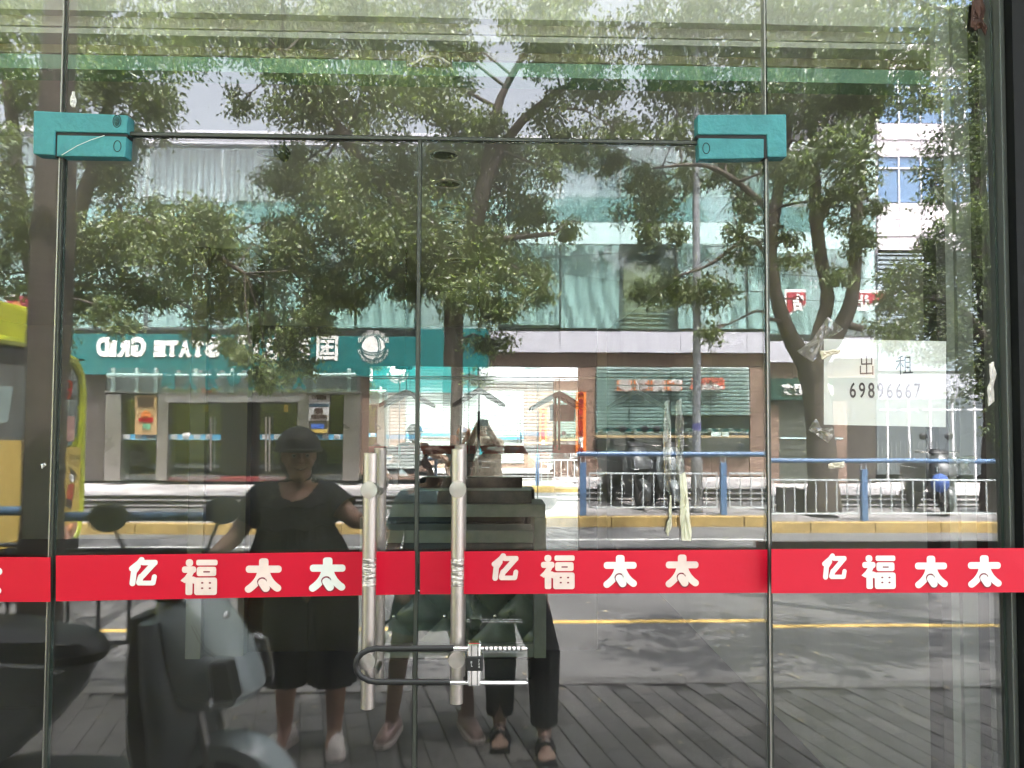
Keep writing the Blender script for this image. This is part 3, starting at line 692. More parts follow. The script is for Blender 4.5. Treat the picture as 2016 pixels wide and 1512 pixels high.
# sign board: STATE GRID
sgn = pxbox('sign_board', -330, 643, 962, 723, YB-.25, .3, tealp, bl, bevel=.01)
sy = -(YB-.25)+.001
def sgt(s, px0, px1, py, hpx, m=whitef, par=sgn, Y=YB-.25, wfit=True, bold=.02):
    c = V((px0+px1)/2, py, Y); wd = abs(V(px1, py, Y).x-V(px0, py, Y).x); h = hpx/FPX*(Y+CAMD)
    return text(s, h/.72, m, par, (c.x, -Y+.012, c.z), 'shop', .01, width=wd if wfit else None, bold=bold)
def sertext(s, sizes, px0, px1, py, hpx):
    "large first letters and small capitals, read from right to left in the reflection"
    xx = px1; tot = sum(sizes); wpx = (px1-px0)/tot
    for ch, sz in zip(s, sizes):
        if ch != ' ':
            big = sz > 1.05; hh = hpx if big else hpx*.80
            sgt(ch, xx-wpx*sz*.92, xx, py+(0 if big else hpx*.1), hh, bold=.035)
            yb = py+hpx*.5
            if ch in 'TIRAED':      # slab serifs
                a, b3 = xx-wpx*sz*.99, xx+wpx*sz*.05
                if ch in 'IT': pxs = ((a, b3) if ch == 'I' else (xx-wpx*sz*.72, xx-wpx*sz*.2),)
                elif ch == 'A': pxs = ((a, a+wpx*.34), (b3-wpx*.34, b3))
                elif ch == 'R': pxs = ((a, a+wpx*.3), (b3-wpx*.42, b3+.5))
                else: pxs = ((b3-wpx*.3, b3+.5),)
                for (u, v) in pxs: pxbox('serif', u, yb-2.6, v, yb, YB-.266, .008, whitef, sgn)
        xx -= wpx*sz
sertext('STATE GRID', [1.25, 1, 1, 1, 1, .55, 1.3, 1.05, .6, 1.1], 188, 432, 685, 34)
sgt('国', 622, 664, 686, 38, bold=.012); sgt('家', 570, 612, 686, 38, bold=.012); sgt('电', 520, 560, 686, 38, bold=.012); sgt('网', 468, 508, 686, 38, bold=.012)
# round globe emblem with lettering ring
ec = V(735, 685, YB-.25); er = 23/FPX*(YB+1.5)
disc = [(ec.x+er*math.cos(2*math.pi*k/36), ec.z+er*math.sin(2*math.pi*k/36)) for k in range(36)]
em = MB().prism(disc, 'y', -(YB-.25)-.004, -(YB-.25)+.018).build('emblem_globe', whitef, sgn)
eo = mat('emblem_line', (.02, .13, .13), .5)
def arc(f, r0=.011):
    MB().tube([(ec.x+er*f(t)[0], -(YB-.25)+.02, ec.z+er*f(t)[1]) for t in [i/12 for i in range(13)]], r0, 5).build('emblem_line', eo, em)
for k_ in (-.35, .0): arc(lambda t, k_=k_: (.98*math.cos(math.pi*(1+t)), k_*.6+.42*math.sin(math.pi*(1+t))-.02))
for k_ in (.1, .4): arc(lambda t, k_=k_: (k_*.5+.42*math.cos(math.pi*(t-.5)), .95*math.sin(math.pi*(t-.5))))
arc(lambda t: (math.cos(2*math.pi*t)*1.12, math.sin(2*math.pi*t)*1.12), .006)
for i, ch in enumerate('国家电网公司'):
    a = R(150-24*i); text(ch, .13, whitef, em, (ec.x-1.28*er*math.cos(a), -(YB-.25)+.004, ec.z+1.28*er*math.sin(a)), 'shop', .004)
for i, ch in enumerate('STATE GRID CORPORATION'):
    a = R(190+ i*7.6); text(ch, .085, whitef, em, (ec.x-1.26*er*math.cos(a), -(YB-.25)+.004, ec.z+1.26*er*math.sin(a)), 'shop', .004)
# fascia panels to the right of the sign
xs_ = [964, 987, 1103, 1221, 1339, 1472, 1508, 1640, 1726]
for a, b3 in zip(xs_[:-1], xs_[1:]):
    pxbox('fascia_panel', a+.4, 653 if a < 1508 else 667, b3-.4, 693 if a < 1508 else 707, YB-.18, .2, lav, bl)
# granite ground floor (right part), panel by panel
def stone(x0, y0, x1, y1, Y=YB-.02, i=0):
    for a in range(1): pxbox('stone_panel', x0+.35, y0+.35, x1-.35, y1-.35, Y, .06, gran if (int(x0+y0)) % 3 else gran2, bl)
MB().box((V(964, 800, YB).x, -YB-.05, TZ), (rx0-.03, -YB-.3, zf(690))).build('backing_wall', mat('wall_joint_dark', (.05, .04, .035), .9), bl)
for (a, b3) in ((966, 1015), (1015, 1068), (1068, 1120), (1120, 1172), (1172, 1240), (1240, 1328), (1328, 1402), (1402, 1476), (1476, 1508)): stone(a, 695, b3, 721)
for (a, b3) in ((721, 770), (770, 812), (812, 860), (860, 900), (900, 938)):
    stone(1134, a, 1172, b3, YB-.04); stone(1477, a, 1512, b3, YB-.04)
    stone(1090, a, 1134, b3, YB-.04); stone(709, a, 757, b3, YB-.04)
for (a, b3) in ((1172, 1250), (1250, 1330), (1330, 1402), (1402, 1476)): stone(a, 902, b3, 938, YB-.03)
# shutter windows
shut = mat('shutter_metal', (.42, .475, .455), .45, var=.06, vs=2)
shutl = mat('shutter_shadow_line', (.05, .07, .07), .7)
def shutter(x0, y0, x1, y1, pitch, name='roller_shutter', Y=YB-.055):
    a = V(x0, y1, Y); b3 = V(x1, y0, Y); n = max(2, int((y1-y0)/pitch)); h = (b3.z-a.z)/n; mb = MB()
    for k in range(n):
        z = a.z+h*k; mb.prism([(-Y, z+h*.06), (-Y+.022, z+h*.3), (-Y+.022, z+h*.75), (-Y, z+h*.96), (-Y-.01, z+h*.5)], 'x', a.x, b3.x)
    o = mb.build(name, shut, bl); o['kind'] = 'stuff'
    MB().box((a.x, -Y-.012, a.z), (b3.x, -Y-.02, b3.z)).build('shutter_back', shutl, bl)
shutter(760, 724, 922, 925, 7); shutter(924, 722, 1089, 925, 7)
for a_, b_ in ((760, 920), (924, 1088)): pxbox('blue_stripe', a_, 850, b_, 858, YB-.12, .01, mat('blue_film2', (.06, .26, .42), .5), bl)
pxbox('shop_poster', 944, 826, 968, 895, YB-.14, .02, mat('turquoise_poster', (.05, .45, .5), .5), bl, bevel=.01); pxbox('shop_poster', 885, 836, 912, 852, YB-.14, .02, whitef, bl)
for (a, b3) in ((760, 840), (840, 922), (922, 1005), (1005, 1090)): stone(a, 926, b3, 938, YB-.03)
shutter(1173, 722, 1319, 858, 7); shutter(1321, 722, 1475, 819, 7)
for x_ in (1238, 1320, 1400): pxbox('shutter_guide', x_-.8, 722, x_+.8, 858 if x_ < 1330 else 819, YB-.09, .03, mat('guide_dark', (.06, .07, .07), .5), bl)
pxbox('shop_recess', 1173, 821, 1475, 902, YB-.045, .004, innerd, bl)
pxbox('counter_ledge', 1173, 858, 1475, 862, YB-.3, .24, mat('ledge_ochre', (.40, .30, .16), .6), bl)
pxbox('ledge_front', 1173, 862, 1475, 901, YB-.08, .03, mat('ledge_front_dark', (.07, .065, .055), .4, coat=.6, var=.2), bl)
pxbox('teal_stripe', 1173, 845, 1475, 850, YB-.10, .01, tealp, bl); pxbox('white_stripe', 1173, 850.4, 1475, 851.8, YB-.10, .01, whitef, bl)
for k in range(14): sgt('国家电网', 1178+k*21.5, 1187+k*21.5, 847.4, 2.8, par=bl, Y=YB-.10, bold=.02)
pxbox('notice_plate', 1191, 885, 1214, 901, YB-.12, .01, mat('plate_pale', (.5, .62, .58), .5), bl)
for (a, b3) in ((1401, 1420), (1423, 1435)): pxbox('notice_plate', a, 851, b3, 860, YB-.33, .01, MATS['plate_pale'], bl)
glp = pxbox('shop_glass', 1173.5, 722.5, 1474.5, 901, YB-.14, .012, FG, bl)
# orange lettering strips hung in the shop window
orange = mat('orange_sign', (.75, .20, .035), .45); red_s = mat('red_sign', (.70, .16, .10), .5); dkred = mat('dark_red_ink', (.25, .02, .02), .5)
txt = [['家电维修', '空调清洗', '水电安装', '电动车一'], ['门锁更换', '管道疏通', '房屋中介', '便民服务']]
for r_ in range(2):
    for c_ in range(4):
        o = pxbox('orange_tag', 1214+c_*33, 748+r_*12, 1244+c_*33, 756+r_*12, YB-.19, .03, orange, bl, bevel=.01)
        sgt(txt[r_][c_], 1217+c_*33, 1242+c_*33, 752+r_*12, 5, par=o, Y=YB-.20, bold=.02)
sgt('免充值·免会员', 1359, 1428, 751, 8, red_s, bl, YB-.18, bold=.03)
o = pxbox('phone_plate', 1359, 758.5, 1428, 766.5, YB-.19, .03, red_s, bl, bevel=.02); sgt('一站式服务热线', 1366, 1424, 762.5, 5, whitef, o, YB-.20)
# tall orange banner on the granite pier
bn = empty('shop_banner', (V(1144, 900, YB-.1).x, -(YB-.1), V(1144, 900, YB-.1).z), 'tall orange banner sign with dark red writing on the granite pier', 'banner')
o = pxbox('banner_board', 1134, 770, 1154, 898, YB-.13, .05, orange, bn)
for i, ch in enumerate('电动车一站式换电服务'): 
    sgt(ch, 1138.5, 1148.5, 790+i*10.8, 9, dkred if i % 3 == 0 else (whitef if i > 5 else mat('banner_red_ink', (.55, .05, .03), .5)), o, YB-.13, bold=.01)
sgt('8', 1139, 1149, 778, 12, dkred, o, YB-.13)
# next shop to the right: dark green sign 自助服务
pxbox('green_sign', 1518, 746, 1640, 788, YB-.2, .12, mat('dark_green_sign', (.02, .065, .05), .4), bl)
sgt('自助服务', 1535, 1640, 767, 16, whitef, bl, YB-.2, bold=.01)
for (a, b3) in ((707, 745),): 
    for xa, xb in ((1514, 1560), (1560, 1640), (1640, 1722)): stone(xa, a, xb, b3)
for (a, b3) in ((790, 834), (834, 880), (880, 952)): stone(1514, a, 1534, b3, YB-.04); stone(1640, a, 1668, b3, YB-.04)
pxbox('window_wall', 1534, 790, 1640, 952, YB-.03, .03, mat('dim_shop_window', (.10, .11, .09), .3, coat=.5, var=.2), bl)
for k in range(12): pxbox('window_louvre', 1536, 800+k*12, 1638, 801+k*12, YB-.05, .01, guide := MATS['guide_dark'], bl)
pxbox('teal_stripe', 1536, 862, 1660, 865, YB-.06, .01, spanl, bl)
# upper storeys: glass panes with spider fittings, curtains behind
ups = [(-330, -180), (-180, -30), (-30, 120), (120, 288), (288, 435), (435, 560), (560, 700), (700, 820), (820, 985), (985, 1103), (1103, 1221), (1221, 1333), (1333, 1472), (1472, 1600), (1600, 1726)]
rows = [(480, 652), (437, 480), (388, 437), (272, 388)]
def curtain(x0, y0, x1, y1, m, Y, amp=.03, n=60, slant=0.):
    a = V(x0, y1, Y); b3 = V(x1, y0, Y); rr = random.Random(int(x0*7+y0)); ph = [rr.uniform(0, 6.28) for _ in range(4)]
    vs = []; fs = []; nz = 8
    for j in range(nz+1):
        for i in range(n+1):
            u = i/n; t = j/nz; x = a.x+(b3.x-a.x)*u; s = u+slant*(1-t)*t*2
            yv = amp*(math.sin(s*n*.42+ph[0])+.6*math.sin(s*n*.23+ph[1])+.4*math.sin(s*n*.9+ph[2]+t))
            vs.append((x, -Y+yv, a.z+(b3.z-a.z)*t))
    for j in range(nz):
        for i in range(n): k = j*(n+1)+i; fs.append((k, k+1, k+n+2, k+n+1))
    return MB().add(vs, fs).build('curtain', m, bl, smooth=True)
striped = bpy.data.materials.new('striped_curtain'); striped.use_nodes = True
n_ = striped.node_tree; wv = n_.nodes.new('ShaderNodeTexWave'); wv.inputs['Scale'].default_value = 2.3; wv.inputs['Distortion'].default_value = 1.6; wv.inputs['Detail'].default_value = 3
tc = n_.nodes.new('ShaderNodeTexCoord'); mp = n_.nodes.new('ShaderNodeMapping'); mp.inputs['Scale'].default_value = (1, 1, .08)
n_.links.new(tc.outputs['Object'], mp.inputs[0]); n_.links.new(mp.outputs[0], wv.inputs[0])
cr = n_.nodes.new('ShaderNodeValToRGB'); cr.color_ramp.elements[0].color = (.26, .21, .19, 1); cr.color_ramp.elements[1].color = (.66, .62, .62, 1)
e_ = cr.color_ramp.elements.new(.55); e_.color = (.42, .42, .50, 1)
n_.links.new(wv.outputs[0], cr.inputs[0]); n_.links.new(cr.outputs[0], n_.nodes['Principled BSDF'].inputs['Base Color'])
n_.nodes['Principled BSDF'].inputs['Roughness'].default_value = .9
spm = None
for i, (a, b3) in enumerate(ups):
    off = 0 if b3 < 1500 else 12
    # row 1
    if a == 1221:
        pxbox('door_panel', 1228, 517, 1300, 650, YB+.25, .05, mat('tan_door', (.36, .32, .20), .7, var=.1), bl); pxbox('door_head', 1224, 500, 1300, 516, YB+.2, .06, MATS['guide_dark'], bl)
        for k in range(7): pxbox('balcony_rail', 1222, 590+k*9, 1316, 591.5+k*9, YB+.1, .02, pipe, bl)
    elif a == 820: curtain(a+2, 482, b3-2, 650, cloth2, YB+.3, .02)
    else: curtain(a+2, 482, b3-2, 646 if a != 985 else 640, cloth, YB+.3, .035, slant=.5 if a == 1103 else .1)
    pxbox('glass_pane', a+.6, 482+off, b3-.6, 651+off, YB+.02, .015, FG, bl)
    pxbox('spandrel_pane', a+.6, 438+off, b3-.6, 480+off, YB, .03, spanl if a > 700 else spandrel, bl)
    pxbox('glass_pane', a+.6, 389+off, b3-.6, 437+off, YB+.02, .015, FG, bl); pxbox('ceiling_board', a, 389+off, b3, 437+off, YB+.3, .02, spandrel, bl)
    if b3 <= 700: curtain(a+2, 274, b3-2, 388, striped, YB+.25, .04)
    elif b3 > 1300: curtain(a+2, 274, b3-2, 388, cloth, YB+.3, .03)
    else: pxbox('blind', a+2, 274, b3-2, 388, YB+.3, .02, lav, bl)
    pxbox('glass_pane', a+.6, 272.6+off*.5, b3-.6, 388+off, YB+.02, .015, FG, bl)
    for rj in (550+off, 430+off, 385+off):
        for dx in (-5, 5):
            for dy in (-6, 6):
                c = V(b3+dx, rj+dy, YB-.01)
                if spm is None:
                    spm = MB().tube([(0, 0, 0), (0, .05, 0)], .026, 10).build('glass_bolt', chrome, None); spd = spm.data; bpy.data.objects.remove(spm); spm = 1
                o = bpy.data.objects.new('glass_bolt', spd); C.objects.link(o); o.location = c; parent(o, bl)
o = pxbox('roof_coping', -330, 262, 1726, 273, YB-.12, .4, lav, bl)
# red and white banner hung in the upper window (two pieces of writing show between the limbs, lower edges slanted)
redb = mat('banner_red', (.34, .035, .05), .5, var=.1)
def rbanner(px, out, inn, ch, cx, label):
    t = empty('red_banner', (V(px, 620, YB-.1).x, -(YB-.1), V(px, 620, YB-.1).z), label, 'banner', 'red banners on the upper windows')
    for nm, poly, m, dy in (('banner_border', out, whitef, .07), ('banner_field', inn, redb, .09)):
        w_ = [V(p[0], p[1], YB-dy) for p in poly]; o = MB().prism([(p.x, p.z) for p in w_], 'y', -(YB-dy), -(YB-dy)-.015).build(nm, m, t)
    sgt(ch, cx-12, cx+12, 598, 24, whitef, t, YB-.095, bold=.02); return t
rbanner(1566, [(1545, 572), (1587, 572), (1587, 604), (1570, 614), (1546, 628)], [(1550, 578), (1587, 578), (1587, 600), (1570, 609), (1550, 620)], '店', 1572, 'narrow slant-edged red banner with one white character between the two left limbs')
rbanner(1728, [(1674, 572), (1779, 572), (1752, 590), (1722, 604), (1684, 606), (1672, 590)], [(1676, 578), (1768, 578), (1745, 588), (1720, 598), (1686, 602), (1676, 588)], '让', 1700, 'longer slant-edged red banner with white border right of the third limb')
rb2 = empty('red_banner', (V(35, 630, YB-3).x, -(YB-3), V(35, 630, YB-3).z), 'small red and white pennant with a pictured figure above the bus roof at far left', 'banner')
c0 = [V(5, 580, YB-3), V(70, 577, YB-3), V(56, 648, YB-3), V(42, 612, YB-3), V(12, 598, YB-3)]
MB().prism([(p.x, p.z) for p in c0], 'y', c0[0].y, c0[0].y-.02).build('pennant_border', whitef, rb2)
cm_ = sum((p for p in c0), Vector())/5
MB().prism([(cm_.x+(p.x-cm_.x)*.82, cm_.z+(p.z-cm_.z)*.82) for p in c0], 'y', c0[0].y+.006, c0[0].y+.002).build('pennant_field', redb, rb2)
MB().prism([(cm_.x-.16, cm_.z+.05), (cm_.x+.02, cm_.z+.12), (cm_.x+.05, cm_.z+.0), (cm_.x-.05, cm_.z-.04)], 'y', c0[0].y+.012, c0[0].y+.008).build('pennant_print', mat('print_orange', (.7, .25, .08), .6), rb2)
pp = V(78, 1010, YB-3); MB().tube([(pp.x, -(YB-3), .1), (pp.x, -(YB-3), V(70, 570, YB-3).z+.05)], .025, 8).build('pennant_pole', steelc, rb2)

# State Grid portal: steel clad piers, sloping canopy, glass doors
zb = TZ
def pier(x0, x1, y0=778, Y=YB-.35, t=.45, m=steelc): return pxbox('portal_pier', x0, y0, x1, 948, Y, t, m, bl, bevel=.01)
pier(206, 237); pier(308, 330); pier(584, 606); pier(676, 708)
pxbox('wall_panel', 150, 725, 206, 948, YB-.0, .05, mat('dark_cladding', (.06, .05, .045), .5, var=.2), bl)
pxbox('wall_panel', -330, 725, 150, 948, YB-.0, .05, MATS['dark_cladding'], bl)
a = V(310, 776, YB-.35); b3 = V(607, 776, YB-.35); c = V(331, 793, YB-.32); d = V(585, 793, YB-.32)
MB().prism([(a.x, a.z), (b3.x, b3.z), (d.x, d.z), (c.x, c.z)], 'y', -(YB-.36), -(YB-.3)).build('canopy_face', mat('canopy_steel', (.36, .33, .32), .4, metal=.4), bl)
pxbox('portal_lintel', 206, 772, 708, 776, YB-.37, .4, steelc, bl)
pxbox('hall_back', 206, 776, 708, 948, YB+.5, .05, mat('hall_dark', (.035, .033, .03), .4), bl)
pxbox('red_mat', 331, 942, 585, 949, YB-.2, .6, mat('red_mat', (.14, .02, .02), .9), bl)
for i, (x0, x1) in enumerate(((237, 308), (331, 436), (510, 584), (606, 676))):
    dr = pxbox('glass_door', x0+1, 796 if 330 < x0 < 590 else 779, x1-1, 947, YB-.22, .015, FG, bl)
    st_ = pxbox('blue_stripe', x0+1, 857, x1-1, 866, YB-.235, .008, mat('blue_film', (.06, .26, .42), .5), dr)
    pxbox('pale_stripe', x0+1, 866.2, x1-1, 867.6, YB-.236, .008, mat('pale_blue_film', (.3, .6, .75), .5), dr)
    for k in range(int((x1-x0)/23)): sgt('国家电网', x0+6+k*23, x0+18+k*23, 861.5, 4, whitef, st_, YB-.236)
    if x0 in (331, 510):
        hx = 416 if x0 == 331 else 523
        for xx in (hx,) if x0 == 331 else (523, 530):
            a = V(xx, 930, YB-.32); b3 = V(xx, 822, YB-.32)
            MB().tube([a, b3], .02, 8).build('pull_bar', steel, dr)
            for yy in (842, 915): c = V(xx, yy, YB-.32); MB().tube([c, (c.x, -(YB-.22), c.z)], .012, 6).build('bar_fixing', steel, dr)
for xx in (417, 423): MB().tube([V(xx, 925, YB-.1), V(xx, 822, YB-.1)], .018, 8).build('pull_bar', steel, bl)
tanp = mat('tan_poster', (.34, .22, .10), .7, var=.08, vs=4); tani = mat('poster_ink', (.10, .05, .03), .7); whp2 = mat('poster_white', (.55, .50, .50), .7)
o = pxbox('poster', 265, 780, 308, 804, YB-.37, .01, tanp, bl); sgt('国家电网公司', 270, 303, 787, 4, tani, o, YB-.37); sgt('为人民服务', 270, 303, 796, 5, tani, o, YB-.37)
o = pxbox('poster', 265, 805, 308, 857, YB-.37, .01, tanp, bl); sgt('®', 278, 296, 818, 12, orange, o, YB-.37); sgt('你用电我用心', 272, 302, 828, 3, redm, o, YB-.37); sgt('●◐', 280, 296, 842, 8, mat('poster_green', (.1, .3, .18), .6), o, YB-.37)
o = pxbox('poster', 607, 778, 648, 830, YB-.30, .01, whp2, bl); sgt('便民服务 ◉', 614, 642, 784, 5, tani, o, YB-.30); pxbox('poster_bar', 608, 796, 647, 803, YB-.306, .004, mat('poster_navy', (.02, .05, .08), .5), o); sgt('供电服务', 618, 636, 811, 6, tani, o, YB-.30); sgt('营业厅公示', 612, 644, 823, 3.5, tani, o, YB-.30)
o = pxbox('poster', 607, 831, 648, 857, YB-.30, .01, mat('poster_dark', (.06, .05, .03), .5), bl)
pxbox('poster_print', 612, 836, 638, 846, YB-.306, .004, mat('poster_blue', (.05, .12, .4), .5), o); pxbox('poster_print', 612, 847, 645, 854, YB-.306, .004, mat('poster_gold', (.45, .33, .08), .5), o)
pxbox('poster', 360, 853, 375, 861, YB-.24, .01, whitef, bl); pxbox('hanging_tag', 400, 798, 410, 812, YB-.12, .01, mat('gold_tag', (.5, .32, .05), .5), bl); pxbox('hanging_tag', 558, 798, 566, 812, YB-.24, .01, MATS['gold_tag'], bl)
# pipe frame with the slogan above the doors
for xx in (222, 268, 306, 384, 455, 530, 618, 686): pxbox('frame_post', xx-3, 726, xx+3, 773, YB-.42, .06, pipe, bl)
for yy in (741,): MB().tube([V(212, yy, YB-.5), V(700, yy-2, YB-.5)], .045, 12).build('frame_pipe', pipe, bl, smooth=True)
pxbox('canopy_glass', 210, 728, 703, 772, YB-.60, .012, FG, bl)
for i, ch in enumerate('人民电业为人民'):
    xx = 588-i*(588-332)/6; sgt(ch, xx-14, xx+14, 750, 26, tealp, bl, YB-.62, bold=.02)
    for (u, v) in ((-20, 732), (20, 732)):
        c = V(xx+u, v, YB-.615); o = bpy.data.objects.new('glass_bolt', spd); C.objects.link(o); o.location = c; parent(o, bl)
pxbox('red_notice', 396, 764, 417, 773, YB-.5, .02, redb, bl)

# ------------------------------------------------------------------ white tiled building farther right
Y2 = 22.
tb = empty('tiled_office_building', (V(1850, 900, Y2).x, -Y2-3, TZ), 'white tiled office block with blue windows behind the trees at right', 'building')
tile = mat('white_tile', (.72, .66, .70), .35, var=.04, vs=2); wfr = mat('white_frame', (.8, .8, .84), .4)
bglass = mat('blue_window_glass', (.12, .22, .38), .08, coat=.8, spec=.8)
MB().box((V(1729, 800, Y2).x, -Y2-.15, 0), (V(2500, 800, Y2).x, -Y2-9, V(1800, -140, Y2).z)).build('block_wall', mat('joint_grey', (.25, .24, .25), .8), tb)
cols = [1729+k*43 for k in range(0, 13)]
def strip(y0, y1, name, m, Y=Y2, inset=.4, t=.12):
    for a, b3 in zip(cols[:-1], cols[1:]): pxbox(name, a+inset, y0+inset, b3-inset, y1-inset, Y, t, m, tb)
for base in (-260, -95, 70, 235+0,):
    strip(base, base+33, 'tile_panel', tile); strip(base+33, base+68, 'tile_panel', tile, Y2+.03) 
    strip(base+95+0, base+165, 'blue_window', bglass, Y2+.08, 1.4, .05)
    strip(base+68+0, base+95, 'blue_window', bglass, Y2+.08, 1.4, .05)
    for a in cols: pxbox('window_mullion', a-1.3, base+68, a+1.3, base+165, Y2+.03, .1, wfr, tb)
    pxbox('window_transom', cols[0], base+93.5, cols[-1], base+96.5, Y2+.035, .1, wfr, tb)
strip(432, 466, 'tile_panel', tile); strip(466, 500, 'tile_panel', tile, Y2+.03); strip(400, 432, 'tile_panel', tile)
louv = mat('louvre_grey', (.28, .34, .38), .5)
MB().box((V(1729, 800, Y2).x, -Y2-.10, 0), (V(2500, 800, Y2).x, -Y2-.148, V(1800, 500, Y2).z)).build('louvre_back', mat('louvre_dark', (.1, .12, .13), .6), tb)
mb = MB()
for k in range(26):
    a = V(1729, 506+k*9, Y2+.06); b3 = V(2400, 501+k*9, Y2+.06); mb.box((a.x, -Y2-.03, a.z), (b3.x, -Y2-.095, b3.z))
o = mb.build('louvre_slats', louv, tb); o['kind'] = 'stuff'
strip(738, 765, 'fascia_panel', mat('white_fascia', (.36, .37, .41), .4), Y2-2.5, .3, .15); strip(765, 786, 'fascia_panel', MATS['white_fascia'], Y2-2.5, .3, .15)
for a in cols[:5]: pxbox('porch_post', a+18, 786, a+21, 950, Y2-2.4, .08, wfr, tb)
for a in cols[:5]: pxbox('cross_bar', a+4, 806, a+36, 809, Y2-2.42, .05, wfr, tb)
for k in range(14): pxbox('gate_bar', 1728+k*9, 870, 1729.2+k*9, 930, Y2-2.6, .03, mat('gate_grey', (.3, .33, .33), .5), tb)
# far block closing the left end, and a back row so no gap shows the bare horizon
fb = empty('distant_block', (-20, -34, 0), 'pale distant block closing the street at the far left', 'building')
MB().box((-44, -26, -.3), (V(-340, 700, YB).x-.5, -40, 7)).build('block_wall', mat('pale_render', (.5, .5, .47), .8, var=.1), fb)
for j in range(2):
    for k in range(8): box('block_window', (-40+k*3.1, -25.95, 1+j*3), (-38.4+k*3.1, -26.02, 2.6+j*3), bglass, fb)

# ------------------------------------------------------------------ fences
blue = mat('blue_rail_paint', (.09, .165, .29), .35, var=.1, vs=5); wbar = mat('galvanised_white', (.5, .55, .56), .4, var=.08)
fy = -(road_y1*-1+.24)
fe = empty('roadside_railing', (V(1145, 1010, 9.85).x, -9.85, .13), 'blue-topped railing with white bars along the far kerb', 'railing')
fY = 9.85
x0 = V(1142, 1000, fY).x; x1 = 13.0
ztp = .13+.86
tubes = lambda a, b3, r_, nm, m: MB().tube([a, b3], r_, 10).build(nm, m, fe, smooth=True)
tubes((x0-.05, -fY, ztp+.06), (x1, -fY, ztp+.06), .038, 'top_rail', blue)
posts = [V(1148, 1000, fY).x+i*2.42 for i in range(5)]
posts[1] = V(1425, 1000, fY).x; posts[2] = V(1702, 1000, fY).x; posts[3] = posts[2]+(posts[2]-posts[1]); posts[4] = posts[3]+2.2
pme = None
bar_me = None
zlo, zhi = .13+.12, .13+.63
for i, x in enumerate(posts):
    MB().box((x-.045, -fY-.04, .13), (x+.045, -fY+.04, ztp-.07)).build('fence_post', blue, fe, bevel=.006)
    for s_ in (-1, 1): MB().tube([(x+s_*.035, -fY, ztp-.07), (x+s_*.035, -fY, ztp+.04)], .008, 6).build('post_fork', wbar, fe)
    xa = x+.09; xb = (posts[i+1]-.09) if i < len(posts)-1 else x1
    for z in (zlo, zhi): MB().box((xa, -fY-.012, z-.012), (xb, -fY+.012, z+.012)).build('panel_rail', wbar, fe)
    n = max(2, round((xb-xa)/.165))
    for k in range(n+1):
        if bar_me is None:
            o = MB().tube([(0, 0, zlo+.013), (0, 0, zhi-.013)], .009, 6).build('fence_bar', wbar, fe); bar_me = o.data; bpy.data.objects.remove(o)
        o = bpy.data.objects.new('fence_bar', bar_me); C.objects.link(o); o.location = (xa+.008+(xb-xa-.016)*k/n, -fY, 0); parent(o, fe)
# near railing, at the edge of the pavement on the left
nY = 3.42-0.0
fe = empty('pavement_railing', (V(110, 1250, 3.2).x, -3.2, 0), 'near railing with thick blue pipe and dark bars, left of the woman', 'railing')
nY = 2.85
z1 = V(400, 1024, nY).z; z2 = V(200, 1090, nY).z; z3 = V(200, 1270, nY).z
xa = V(-500, 1100, nY).x; xb = V(742, 1024, nY).x; xc = V(330, 1200, nY).x
bdk = mat('near_rail_blue', (.045, .09, .15), .4, var=.15, vs=8); bdk2 = mat('near_bar_dark', (.03, .034, .036), .5)
tubes((xa, -nY, z1), (xb, -nY, z1), .028, 'top_rail', bdk)
tubes((xa, -nY, z2), (xc+.3, -nY, z2), .013, 'panel_rail', bdk2); tubes((xa, -nY, z3), (xc, -nY, z3), .013, 'panel_rail', bdk2)
for k in range(14):
    x = V(314, 1200, nY).x-k*.175; tubes((x, -nY, z3+.01), (x, -nY, z2-.01), .0105, 'fence_bar', bdk2)
for x in (xa+.4, V(105, 1100, nY).x-.02, xb-.03): tubes((x, -nY, 0), (x, -nY, z1+.0), .025, 'fence_post', bdk)

# lamp pole and wires
lp = V(1373, 1008, 10.2)
lm = empty('street_lamp', (lp.x, -10.2, .13), 'tall grey street lamp pole behind the far railing', 'street lamp')
MB().tube([(lp.x, -10.2, .13), (lp.x, -10.2, 1.2), (lp.x, -10.2, 9)], [.075, .066, .05], 16).build('pole', mat('pole_grey', (.24, .25, .27), .45, var=.08, vs=3), lm, smooth=True)
MB().tube([(lp.x, -10.2, .13), (lp.x, -10.2, .95)], .09, 16).build('pole_sleeve', mat('pole_sleeve_grey', (.2, .2, .2), .5, var=.1), lm, smooth=True)
MB().tube([(lp.x, -10.2, V(0, 842, 10.2).z), (lp.x, -10.2, V(0, 828, 10.2).z)], .069, 16).build('pole_band', mat('blue_band', (.12, .12, .32), .5), lm)
MB().tube([(lp.x, -10.2, 9), (lp.x, -9.8, 9.5), (lp.x, -8.6, 9.7)], [.05, .045, .04], 10).build('lamp_arm', MATS['pole_grey'], lm, smooth=True)
MB().ball((lp.x, -8.3, 9.68), .35, sc=(.45, 1, .25)).build('lamp_head', MATS['pole_grey'], lm, smooth=True)
wr_ = empty('overhead_wires', V(1400, 560, 11), 'thin black wires strung across in front of the upper windows', 'wires')
for (p, q2, sg) in (((1060, 508), (1520, 492), .0), ((1060, 530), (1560, 590), .1), ((1400, 516), (1960, 548), .1), ((1500, 575), (1900, 592), .05)):
    a, b3 = V(*p, 12.2), V(*q2, 12.2)
    MB().tube([a.lerp(b3, t)-Vector((0, 0, sg*4*t*(1-t))) for t in [i/10 for i in range(11)]], .008, 5).build('wire', blackrub, wr_)

